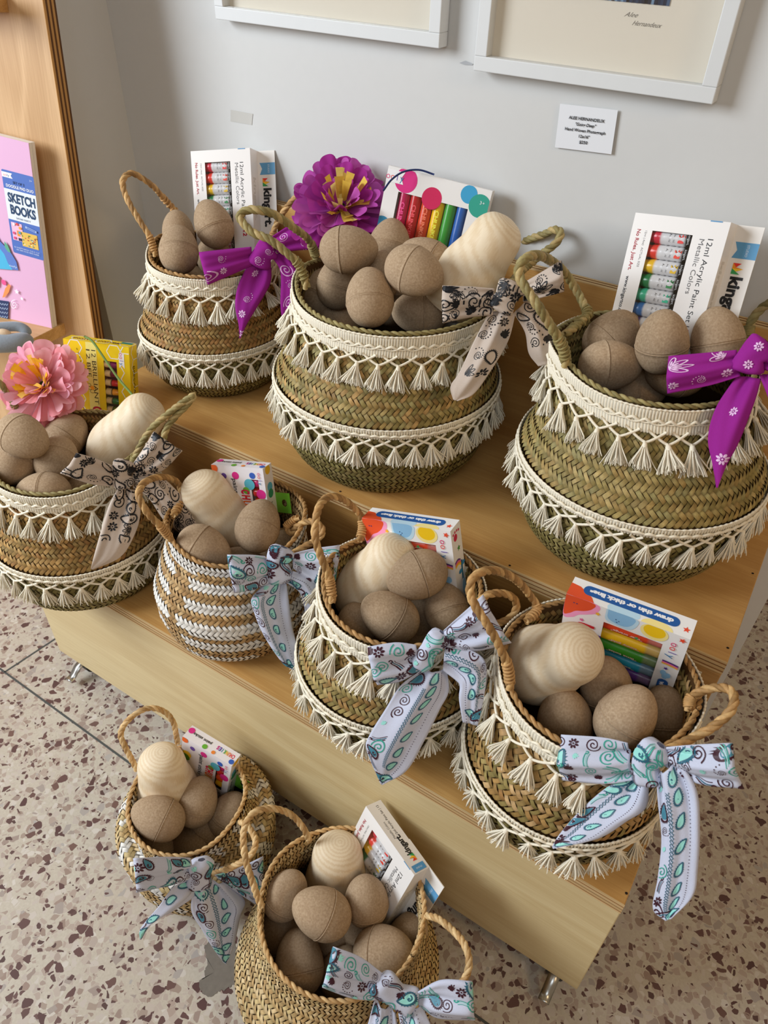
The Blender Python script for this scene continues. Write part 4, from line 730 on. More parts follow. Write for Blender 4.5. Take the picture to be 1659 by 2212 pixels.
# marker box with coloured dots (B2)
o, u, v, w, W, T_ = BOX['B2']; H = .20; e, m, F, FR, FT = carton(o, u, v, w, W, H, T_, 'white dotted box of six fat paint markers behind the large centre basket eggs', 'marker box', (236, 234, 232), (W * .14, .030, W * .82, .087))
for x, y, r, c in ((.029, .0135, .0165, (216, 50, 130)), (.0705, .028, .0145, (206, 40, 90)), (.121, .0115, .0118, (64, 160, 206)), (.139, .0225, .0152, (54, 160, 140)), (.006, .079, .013, (60, 140, 180)), (.0875, .101, .015, (236, 200, 160)), (.130, .12, .014, (240, 190, 60)), (.02, .13, .016, (230, 110, 60)), (.06, .15, .012, (90, 180, 90))): F.disc(x, y, r, c, clip=(0, 0, W, H))
pass
F.poly([(0, .004), (.026, .004), (.022, .012), (.026, .020), (0, .020)], (240, 238, 240)); ooly(F, .0125, .012, .0085, 0); F.text('3+', .142, .018, .007, .0042, (226, 240, 240)); F.text('Set of 6', .062, .103, .036, .006, (40, 44, 70), bold=.02); FR.text('paint markers', T_ * .5, .05, .04, .003, (90, 90, 96), 90); m.build('printed_lettering', PRINT, e, smooth=False)
for i, c in enumerate(((196, 20, 90), (196, 28, 40), (220, 70, 36), (244, 196, 20), (56, 160, 60), (30, 96, 180))):
    x = W * .14 + (W * .68) * (i + .5) / 6; m = MB(); k = 16; zs = np.linspace(H - .089, H - .028, k); a = np.linspace(0, 2 * PI, 16, endpoint=False); r = .0084
    m.grid(np.stack([x + r * np.cos(a)[None] * np.ones((k, 1)), .0098 + r * np.sin(a)[None] * np.ones((k, 1)), zs[:, None] * np.ones((1, 16))], -1), L(c), wrap_v=True)
    if i < 4: G = Face2(m, (x, .0010, H - .059), (1, 0, 0), (0, 0, -1), (0, -1, 0)); G.text('CHUNKIES', .001, .006, .046, .0052, tuple(min(255, q + 70) for q in c), 90, bold=.03)
    m.build('marker', PLAST, e)
m = MB(); P = [atd(*p, 1.012) for p in ((828, 412), (846, 388), (872, 371), (905, 367), (938, 377))]; m.tube(spline(P, 24), .0014, 6, L((30, 46, 96))); org = P[0]; m.V = [q - org for q in m.V]
# yellow crayon box (B4)
STEMS = []
def navy_wire():
    o_ = m.build('wire_stem', PRINT); o_.location = org.tolist(); o_['label'] = 'navy wire stem'; STEMS.append(o_)
navy_wire()
o, u, v, w, W, T_ = BOX['B4']; H = .18; YEL = (240, 206, 30); e, m, F, FR, FT = carton(o, u, v, w, W, H, T_, 'yellow honeycomb box of beeswax crayons beside the pink paper flower', 'crayon box', YEL, (W * .60, .027, W * .80, .119))
def hexes(G, x0, y0, x1, y1, s=.0135, ang0=0):
    for i in range(-1, 12):
        for j in range(-1, 12):
            cx = x0 + i * s * 1.5; cy = y0 + (j + .5 * (i % 2)) * s * 1.732; pts = [(cx + s * math.cos(a), cy + s * math.sin(a)) for a in np.arange(7) * PI / 3]
            for p, q in zip(pts[:3], pts[1:4]):
                if all(x0 <= r[0] <= x1 and y0 <= r[1] <= y1 for r in (p, q)): G.k = 0; G.line([p, q], .0015, (240, 238, 226))
hexes(F, 0, 0, W * .38, H, .0125); hexes(F, W * .80, 0, W, H, .0125); hexes(F, W * .6, 0, W, .026, .0125); hexes(FR, 0, 0, T_, H); hexes(FT, 0, 0, W, T_)
F.rect(W * .34, 0, W * .50, H, (240, 228, 130)); F.text('12 BRILLIANT', W * .455, .058, .092, .0072, (50, 38, 24), 90); F.text('12', W * .37, .020, .016, .0064, (50, 38, 24), 90); F.text('BEE', W * .37, .046, .024, .0064, (50, 38, 24), 90)
F.text('CRAYONS', W * .455, .145, .075, .0150, (160, 20, 60), 90, bold=.05); F.text('CRAYONS', W * .455, .145, .073, .0125, (206, 40, 50), 90, bold=.0)
F.text('BEE-AUTIFUL COLORS & ERGONOMIC, GREAT', W * .10, .085, .140, .0038, (214, 110, 30), 90)
for k in range(3): F.line([(W * .37 + .004 * math.cos(a) + (k - 1) * .003, .072 + k * .005 + .003 * math.sin(a)) for a in np.linspace(0, 2 * PI, 14)], .0006, (50, 38, 24))
F.disc(W * .40, .076, .0035, (244, 170, 40))
tt = np.linspace(0, 1, 46)
for k in range(0, 44, 2): F.line([(W * .20 + W * .05 * math.sin(9 * t) + (W * .04 if t > .5 else 0), .012 + .15 * t) for t in (tt[k], tt[k + 1])], .0008, (90, 64, 20)); F.k = 4
F.poly([(W * .84, .012), (W * .92, .012), (W * .92, .036), (W * .88, .031), (W * .84, .036)], (240, 240, 240)); ooly(F, W * .88, .021, .0066, 90); FR.text('BEESWAX', T_ * .5, .062, .056, .0062, (60, 50, 20), 90); FT.text('BRILLIANT CRAYONS', W * .45, T_ * .5, .08, .007, (120, 60, 30), 180, bold=.02); FT.rect(W * .8, .002, W * .97, T_ * .4, (40, 130, 120)); FT.text('12', W * .74, T_ * .5, .01, .006, (50, 70, 30), 180, bold=.03)
m.build('printed_lettering', PRINT, e, smooth=False)
m = MB(); m.box((W * .58, .014, H - .121), (W * .82, .015, H - .025), L((44, 38, 40))); m.build('tray', PAPER, e, smooth=False)
for i, c in enumerate(((126, 30, 90), (116, 26, 60), (206, 40, 44), (240, 160, 40), (30, 120, 60), (110, 130, 40))):
    zc = H - .034 - i * .0155; m = MB(); xs = np.linspace(W * .60, W * .80, 12); fr = np.linspace(0, 1, 12); r = np.where(fr > .62, .0052 - .002 * np.clip((fr - .8) * 4, 0, 1), .0056); a = np.linspace(0, 2 * PI, 12, endpoint=False)
    cc = np.where((fr > .52)[:, None], L(c), np.where((fr > .44)[:, None], L((40, 34, 30)), L((222, 196, 140)))); m.grid(np.stack([xs[:, None] + 0 * a[None], .0062 + r[:, None] * np.cos(a), zc + r[:, None] * np.sin(a)], -1), np.repeat(cc[:, None], 12, 1), wrap_v=True); m.build('crayon', PLAST, e)
m = MB(); P = [atd(*p, dd) for p, dd in (((183, 727), 1.175), ((200, 738), 1.168), ((226, 775), 1.16), ((256, 818), 1.15), ((286, 853), 1.14), ((306, 880), 1.135))]; m.tube(spline(P, 24), .0019, 8, L((124, 148, 84))); org = P[0]; m.V = [q - org for q in m.V]; o_ = m.build('wire_stem', CLOTH); o_.location = org.tolist(); o_['label'] = 'green wrapped stem'; STEMS.append(o_)
# small paint stick boxes
DOTS = [(.05, .075, .007, (236, 110, 50)), (.22, .016, .0045, (110, 80, 170)), (.45, .014, .0058, (222, 50, 140)), (.70, .026, .0085, (90, 180, 200)), (.62, .036, .0055, (110, 180, 60)), (.78, .012, .0048, (60, 100, 190)), (.90, .040, .0075, (222, 50, 140)), (.12, .038, .008, (240, 196, 50)), (.10, .046, .0078, (90, 150, 40)), (.08, .066, .008, (50, 60, 90)), (.05, .005, .006, (236, 110, 50)), (.18, .09, .006, (200, 40, 80))]
for key, lab, Hh in (('B5', 'small white dotted paint stick box in the white-striped basket', .125), ('B8', 'small white dotted paint stick box in the left floor basket', .12)):
    o, u, v, w, W, T_ = BOX[key]; H = Hh; e, m, F, FR, FT = carton(o, u, v, w, W, H, T_, lab, 'paint stick box', (238, 234, 238), (W * .72, .018, W * .88, .080))
    for x, y, r, c in DOTS: F.disc(W * x, y, r, c, clip=(0, 0, W, H))
    pass
    F.text('paint sticks', W * .42, .045, .052, .0070, (40, 36, 40), 90, bold=.01)
    for i, (ch, c) in enumerate(zip('CHUNKIES', ((214, 30, 80), (226, 40, 50), (236, 110, 40), (240, 190, 40), (90, 170, 60), (40, 140, 190), (90, 70, 170), (200, 40, 140)))): F.text(ch, W * .60, .038 + i * .0088, .0072 if ch != 'I' else .0025, .0125, c, 90, bold=.05); FT.text(ch, W * (.93 - .045 * i), T_ * .42, .0032 if ch != 'I' else .001, .0062, c, 180, bold=.04)
    FT.text('paint sticks', W * .30, T_ * .45, .032, .0046, (40, 36, 40), 180, bold=.02)
    for x, y, r, c in ((.06, .008, .005, (222, 50, 140)), (.42, .021, .004, (110, 180, 60)), (.60, .020, .003, (240, 140, 60)), (.95, .018, .004, (60, 100, 190))): FT.disc(W * x, min(y, T_ - r), r, c)
    for y, c in ((.006, (240, 190, 50)), (.032, (90, 180, 210)), (.042, (60, 150, 110))): FR.disc(T_ * .5, y, .0068, c, clip=(0, 0, T_, H))
    FR.text('bright colors', T_ * .45, .078, .045, .0058, (50, 46, 50), 90); ooly(F, W * .92, .016, .0060, 90); F.text('SET of 6', W * .86, .095, .022, .0045, (40, 36, 44), 90); m.build('printed_lettering', PRINT, e, smooth=False)
    m = MB(); m.box((W * .70, .016, H - .082), (W * .90, .017, H - .016), L((60, 20, 30))); m.build('tray', PAPER, e, smooth=False)
    for i, c in enumerate(((206, 30, 110), (214, 40, 40), (226, 80, 30), (244, 190, 30))): m = MB(); a = np.linspace(0, 2 * PI, 14, endpoint=False); xs = np.linspace(W * .71, W * .89, 8); r = np.array([.004, .0070, .0074, .0074, .0074, .0074, .0070, .004]); m.grid(np.stack([xs[:, None] + 0 * a[None], .0082 + r[:, None] * np.cos(a), H - .0255 - i * .0152 + r[:, None] * np.sin(a)], -1), L(c), wrap_v=True); m.build('paint_stick', PLAST, e)
    m = MB(); s0 = .046 if key == 'B5' else .055; hx = W + .001; tabw = .022; a = np.linspace(0, 2 * PI, 24, endpoint=False); hole = np.stack([hx + tabw * .55 + .0042 * np.cos(a), np.full(24, T_), H - s0 - .016 + .0058 * np.sin(a)], 1)
    ou = np.stack([np.clip(hx + tabw * .5 + tabw * .8 * np.cos(a), hx - .004, hx + tabw), np.full(24, T_), np.clip(H - s0 - .016 + .024 * np.sin(a), H - s0 - .032, H - s0)], 1); m.grid(np.stack([hole, ou], 0), L((110, 176, 50)), wrap_v=True); m.build('hang_tab', PAPER, e, smooth=False, solid=.0009, label='green hang tab')
# marker boxes with windows
STARS = [(.28, .014, .0035, (240, 180, 50)), (.16, .034, .0032, (226, 100, 160)), (.62, .030, .0030, (70, 160, 90)), (.95, .006, .0042, (232, 80, 50)), (.90, .062, .0030, (90, 60, 150))]
for key, lab, Hh in (('B6', 'white marker box with blue banner in the middle lower-step basket', .145), ('B7', 'white marker box with blue banner beside the wooden blank, lower-step right-end basket', .155)):
    o, u, v, w, W, T_ = BOX[key]; H = Hh; e, m, F, FR, FT = carton(o, u, v, w, W, H, T_, lab, 'marker box', (240, 238, 236), (W * .34, .024, W * .82, .120)); s = W / .13
    def blob(G, pts, c): P = spline(np.array(pts + pts[:1]), 40)[:-1]; G.poly(P, c)
    blob(F, [(0, 0), (W * .27, 0), (W * .27, .014), (W * .20, .022), (W * .13, .028), (W * .08, .036), (0, .038)], (244, 160, 200)); blob(F, [(0, 0), (W * .235, 0), (W * .23, .010), (W * .17, .018), (W * .10, .023), (W * .05, .031), (0, .033)], (228, 84, 44))
    F.rect(0, 0, .0006, .03, (228, 84, 44)); blob(F, [(W * .34, 0), (W * .58, 0), (W * .60, .010), (W * .55, .021), (W * .44, .022), (W * .35, .018)], (190, 222, 240)); blob(F, [(W * .355, 0), (W * .56, 0), (W * .57, .009), (W * .52, .018), (W * .44, .019), (W * .365, .014)], (140, 190, 228))
    F.disc(W * .735, .010, .0150, (246, 228, 150), .0125, clip=(0, 0, W, H)); F.disc(W * .735, .008, .0118, (244, 200, 30), .0100, clip=(0, 0, W, H))
    for dx in (.075, .10): F.disc(W * dx, .010, .0009, (70, 60, 110))
    for dx, dy in ((.43, .012), (.455, .0135), (.44, .016)): F.disc(W * dx, dy, .0008, (60, 90, 140))
    for x, y, r, c in STARS: F.star(W * x, y, r, c, rot=.3)
    pass
    F.text('U', W * .20, .045, .014, .018, (206, 40, 50), 90, bold=.07); F.text('MI', W * .27, .062, .024, .017, (96, 60, 150), 90, bold=.07); F.text('XI', W * .22, .085, .022, .016, (60, 110, 190), 90, bold=.07)
    ooly(F, W * .91, .028, .0090, 90)
    for k, c in enumerate(((80, 50, 120), (226, 110, 160), (240, 180, 60))): F.line([(W * (.855 + .13 * t), .049 + k * .0022 + .002 * t * t) for t in np.linspace(0, 1, 8)], .0023, c)
    for dx, dy in ((.89, .070), (.93, .073), (.91, .076)): F.disc(W * dx, dy, .0032, (140, 190, 228), .0045)
    F.rect(W * .87, .082, W * .955, .135, (36, 90, 160), .005); F.text('washable', W * .912, .106, .040, .0058, (240, 240, 244), 90, bold=.04)
    FT.disc(W * .47, T_ - .004, .018, (190, 222, 240), .010, clip=(0, 0, W, T_)); FT.disc(W * .74, T_, .017, (246, 228, 150), .009, clip=(0, 0, W, T_)); FT.poly([(0, T_), (0, T_ * .35), (W * .08, T_ * .40), (W * .20, T_ * .75), (W * .235, T_)], (228, 84, 44)); FT.star(W * .95, T_ * .62, .0042, (232, 80, 50))
    FT.rect(W * .11, T_ * .20, W * .89, T_ * .70, (36, 90, 160), T_ * .245); FT.text('draw thin or thick lines', W * .50, T_ * .45, W * .68, .0052 * s, (244, 244, 246), 180, bold=.06)
    FR.disc(T_ * .40, .016, .0050, (206, 40, 80)); 
    for k in range(4): FR.disc(T_ * (.22 + .18 * k), .0075 + abs(k - 1.5) * .0015, .0018, (206, 40, 80))
    FR.star(T_ * .6, .034, .0045, (70, 150, 60)); 
    for k, c in enumerate(((90, 50, 130), (226, 110, 160), (240, 140, 60), (244, 200, 60))): FR.line([(T_ * (.08 + .55 * t), .050 + k * .0022 - .005 * math.sin(t * 2.4) + .006 * t) for t in np.linspace(0, 1, 10)], .0023, c)
    FR.line([(T_ * .72, .054), (T_ * .66, .082)], .0034, (30, 110, 150)); FR.disc(T_ * .85, .060, .0045, (60, 140, 190), .003); FR.disc(T_ * .5, .068, .0045, (60, 140, 190), .003); FR.disc(T_ * .75, .095, .006, (150, 200, 232), .012)
    m.build('printed_lettering', PRINT, e, smooth=False)
    m = MB(); m.box((W * .33, .021, H - .122), (W * .83, .022, H - .023), L((40, 30, 40))); m.build('tray', PAPER, e, smooth=False)
    for i, (c, tx) in enumerate((((232, 70, 36), 'tiger orange'), ((240, 196, 30), 'sunny gold'), ((56, 150, 40), 'lime twist'), ((40, 150, 180), 'sea blue'), ((120, 70, 160), 'violet'))):
        zc = H - .0345 - i * .0190; m = MB(); a = np.linspace(0, 2 * PI, 16, endpoint=False); xs = np.linspace(W * .335, W * .825, 20); fr = np.linspace(0, 1, 20); r = np.where(fr > .74, .0078, .0088); cc = np.where((fr > .74)[:, None], L(c) * .55 + .25 * L((230, 200, 190)), L(c)); m.grid(np.stack([xs[:, None] + 0 * a[None], .0115 + r[:, None] * np.cos(a), zc + r[:, None] * np.sin(a)], -1), np.repeat(cc[:, None], 16, 1), wrap_v=True)
        G = Face2(m, (W * .335, .0024, zc), (1, 0, 0), (0, 0, -1), (0, -1, 0)); G.text('*' + tx + '*', W * .20, 0, .036, .0030, (246, 214, 200), 180, bold=.03); m.build('marker', PLAST, e)
    m = MB(); s0 = .082 if key == 'B7' else .070; hx = W + .001; tabw = .022; a = np.linspace(0, 2 * PI, 24, endpoint=False); hole = np.stack([hx + tabw * .5 + .0050 * np.cos(a), np.full(24, T_), H - s0 - .012 + .0045 * np.sin(a)], 1)
    ou = np.stack([np.clip(hx + tabw * .5 + tabw * .8 * np.cos(a), hx - .004, hx + tabw), np.full(24, T_), np.clip(H - s0 - .012 + .02 * np.sin(a), H - s0 - .026, H - s0)], 1); m.grid(np.stack([hole, ou], 0), L((206, 196, 176)), wrap_v=True); m.build('hang_tab', PAPER, e, smooth=False, solid=.0009, label='clear plastic hang tab')

for mb_, e_ in EXTRA:
    if mb_.V: mb_.build('side_lettering', PRINT, e_, smooth=False)

# ------------------------------------------------------------------ paper flowers
def flower(px, py, dep, Rr, petal_cols, cen_cols, label, seed, dirpx=(0, 0, 1)):
    r_ = np.random.default_rng(seed); c = atd(px, py, dep); ax = unit(R @ np.array(dirpx)); base = c - ax * Rr * .35; e = empty('paper_flower', (0, 0, 0), label, 'paper flower'); q = Vector(ax.tolist()).to_track_quat('Z', 'Y'); e.matrix_world = Matrix.Translation(Vector(base.tolist())) @ q.to_matrix().to_4x4()
    def petal(spread, lobes, ph, wob, col):
        nu, nv = 10, 25; t = np.linspace(.04, 1, nu)[:, None]; q = np.linspace(-1, 1, nv)[None]; lob = np.abs(np.sin((q * .5 + .5) * PI * lobes)) ** .5
        rad = t * (.86 + .14 * lob * t ** 2); a_ = q * spread * (.55 + .45 * t ** .6); z = wob * t ** 1.5 * np.sin(q * PI * 1.3 + ph) + .02 * np.sin(q * 9 + ph) * t + .10 * t * t
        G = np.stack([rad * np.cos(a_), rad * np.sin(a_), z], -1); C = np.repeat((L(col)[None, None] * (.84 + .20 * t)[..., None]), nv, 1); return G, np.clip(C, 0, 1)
    protos = []
    for v in range(6):
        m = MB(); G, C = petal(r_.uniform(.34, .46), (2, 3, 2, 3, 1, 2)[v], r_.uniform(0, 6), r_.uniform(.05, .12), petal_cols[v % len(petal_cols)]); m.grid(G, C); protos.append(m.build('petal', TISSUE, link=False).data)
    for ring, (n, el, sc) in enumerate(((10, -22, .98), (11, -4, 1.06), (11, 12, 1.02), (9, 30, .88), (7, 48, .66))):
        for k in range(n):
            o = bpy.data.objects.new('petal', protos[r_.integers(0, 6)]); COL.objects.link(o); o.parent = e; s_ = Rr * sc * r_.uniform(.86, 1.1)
            o.matrix_local = Matrix.Rotation((k + .5 * ring + r_.uniform(-.3, .3)) / n * 2 * PI, 4, 'Z') @ Matrix.Rotation(-math.radians(el + r_.uniform(-9, 9)), 4, 'Y') @ Matrix.Rotation(math.radians(r_.uniform(-14, 14)), 4, 'X') @ Matrix.Scale(s_, 4)
    for k in range(26):
        a = r_.uniform(0, 2 * PI); el = math.radians(r_.uniform(35, 78)); Ln = Rr * r_.uniform(.42, .66); wd = Rr * r_.uniform(.05, .10); m = MB(); t = np.linspace(0, 1, 6)[:, None]; s_ = np.linspace(-1, 1, 3)[None]
        G = np.stack([Ln * t * math.cos(el) + 0 * s_ + .12 * Rr, wd * (.5 + .5 * t) * s_ , Ln * t * math.sin(el) + .1 * Rr + .003 * np.sin(t * 5 + k) + 0 * s_], -1); m.grid(G, L(cen_cols[k % len(cen_cols)])); o = m.build('petal_fringe', TISSUE, e, label='yellow fringe'); o.rotation_euler = (0, 0, a)
    m = MB(); m.lathe([(0, Rr * .12), (Rr * .10, Rr * .08), (Rr * .12, 0), (Rr * .05, -Rr * .1), (0, -Rr * .1)], 12, L((70, 84, 40))); m.build('wire_tie', TISSUE, e)
    m = MB(); m.tube(spline([(0, 0, 0), (.004, 0, -Rr * .8), (.01, .006, -Rr * 1.6)], 12), .0018, 8, L((110, 130, 70))); m.build('stem', TISSUE, e)
    st = STEMS.pop(0); st.parent = e; st.matrix_parent_inverse = e.matrix_world.inverted()
flower(737, 428, 1.075, .074, [(184, 70, 168), (200, 96, 184), (172, 54, 152), (192, 84, 176)], [(238, 206, 90), (226, 186, 70), (240, 220, 130)], 'magenta tissue paper flower with yellow centre beside the dotted marker box', 5, (.05, .25, 1))
flower(78, 822, 1.13, .066, [(246, 178, 190), (250, 196, 206), (242, 160, 168), (248, 186, 208)], [(250, 206, 70), (246, 190, 50), (252, 220, 110)], 'pink tissue paper flower with yellow centre at far left', 9, (-.05, .2, 1))

# ------------------------------------------------------------------ bandana bows
MAR, TEAL, MINT, PET = (62, 24, 38), (58, 158, 142), (150, 216, 206), (44, 96, 116)
def motif_paisley(s, c1=PET, c2=MINT):
    t = np.linspace(0, 2 * PI, 26, endpoint=False); x = .55 * np.cos(t) * (1 - .35 * np.sin(t)) + .25 * np.clip(np.sin(t), 0, 1) ** 3; y = np.sin(t) * 1.0; P = np.stack([x, y], 1) * s; out = [('F', P * .80, c2), ('L', np.vstack([P, P[:1]]), .13 * s, c1)]
    for i in range(26):
        if y[i] < .75: n = unit(np.append(P[i], 0))[:2]; tg = np.array([-n[1], n[0]]); out.append(('F', np.array([P[i] + tg * .10 * s, P[i] + n * .24 * s, P[i] - tg * .10 * s]), c1))
    a = np.linspace(0, 4.2, 14); out.append(('L', np.stack([(.08 + .07 * a) * np.cos(a + 1), -.25 + (.08 + .07 * a) * np.sin(a + 1)], 1) * s, .10 * s, c1)); out.append(('F', np.stack([.1 * np.cos(t), .1 * np.sin(t) - .25], 1) * s, c1)); return out
def motif_swirl(s, c):
    a = np.linspace(0, 2.6 * 2 * PI * .75, 34); return [('L', np.stack([(.1 + .075 * a) * np.cos(a), (.1 + .075 * a) * np.sin(a)], 1) * s, .11 * s, c)]
def motif_flower(s, c, n=8):
    out = []
    for k in range(n):
        a = 2 * PI * k / n; t = np.linspace(0, 2 * PI, 8, endpoint=False); e = np.stack([.62 + .34 * np.cos(t), .20 * np.sin(t)], 1); Rm = np.array([[math.cos(a), -math.sin(a)], [math.sin(a), math.cos(a)]]); out.append(('F', e @ Rm.T * s, c))
    t = np.linspace(0, 2 * PI, 9, endpoint=False); out.append(('F', np.stack([.16 * np.cos(t), .16 * np.sin(t)], 1) * s, c)); return out
def motif_leaf(s, c, n=7):
    out = []; t = np.linspace(0, 2 * PI, 10, endpoint=False)
    for k in range(n):
        a = (k - (n - 1) / 2) * .42; Ln = 1 - .5 * abs(a) / 1.3; e = np.stack([.13 * np.sin(t), Ln * (.5 + .5 * np.cos(t))], 1); Rm = np.array([[math.cos(a), -math.sin(a)], [math.sin(a), math.cos(a)]]); out.append(('F', e @ Rm.T * s, c))
    return out
def motif_scroll(s, c, c2):
    t = np.linspace(0, 1, 20); out = []
    for k in range(3): out.append(('L', np.stack([-.9 + 1.7 * t + .0 * k, .5 * np.sin(t * 2.6) - .25 * k + .5 * t * t], 1) * s, (.10 - .02 * k) * s, c if k != 1 else c2))
    a = np.linspace(0, 4.6, 18); out.append(('L', np.stack([.8 - (.30 - .05 * a) * np.cos(a) + .1, .75 - (.30 - .05 * a) * np.sin(a)], 1) * s, .12 * s, c)); return out
def motif_dots(s, c, n=9):
    out = []; t = np.linspace(0, 2 * PI, 7, endpoint=False)
    for k in range(n): a = k * .42; r = .35 + .07 * k; out.append(('F', np.stack([.075 * np.cos(t) + r * math.cos(a), .075 * np.sin(t) + r * math.sin(a)], 1) * s, c))
    return out + motif_swirl(s * .45, c)
def motif_outleaf(s, c):
    out = []
    for k in range(4):
        a = (k - 1.5) * .6; t = np.linspace(0, PI, 9); e = np.vstack([np.stack([.16 * np.sin(t), .5 - .5 * np.cos(t)], 1), np.stack([-.16 * np.sin(t), .5 + .5 * np.cos(t)], 1)]); Rm = np.array([[math.cos(a), -math.sin(a)], [math.sin(a), math.cos(a)]]); out.append(('L', e @ Rm.T * s, .055 * s, c)); e2 = np.stack([.07 * np.cos(np.linspace(0, 2 * PI, 8)), .45 + .22 * np.sin(np.linspace(0, 2 * PI, 8))], 1); out.append(('F', e2 @ Rm.T * s, c))
    return out
KIND = {
'blue': dict(base=(206, 210, 228), m=[lambda s: motif_paisley(s), lambda s: motif_paisley(s, MAR, (70, 130, 150)), lambda s: motif_swirl(s * .8, MAR), lambda s: motif_swirl(s * .8, TEAL), lambda s: motif_flower(s * .7, MAR), lambda s: motif_leaf(s, MAR), lambda s: motif_leaf(s * .7, MINT, 5), lambda s: motif_scroll(s, TEAL, MINT), lambda s: motif_scroll(s, MAR, PET), lambda s: motif_dots(s, MAR)], edge=(60, 40, 60), line=PET, row=lambda s: motif_paisley(s), sp=.0152, s=.0092),
'beige': dict(base=(204, 188, 174), m=[lambda s: motif_dots(s * 1.2, (20, 20, 24)), lambda s: motif_leaf(s * 1.2, (20, 20, 24)), lambda s: motif_swirl(s, (24, 24, 28)), lambda s: motif_flower(s * .7, (20, 20, 24)), lambda s: motif_outleaf(s * 1.3, (20, 20, 24)), lambda s: motif_paisley(s, (24, 24, 28), (204, 188, 174)), lambda s: motif_dots(s * 1.3, (20, 20, 24), 12)], edge=None, line=None, row=None, sp=.0165, s=.0102),
'magenta': dict(base=(156, 40, 144), m=[lambda s: motif_dots(s, (224, 180, 220)), lambda s: motif_flower(s * .6, (224, 180, 220)), lambda s: motif_swirl(s, (220, 170, 214)), lambda s: motif_outleaf(s * 1.2, (224, 184, 220))], edge=None, line=None, row=None, sp=.026, s=.0095)}
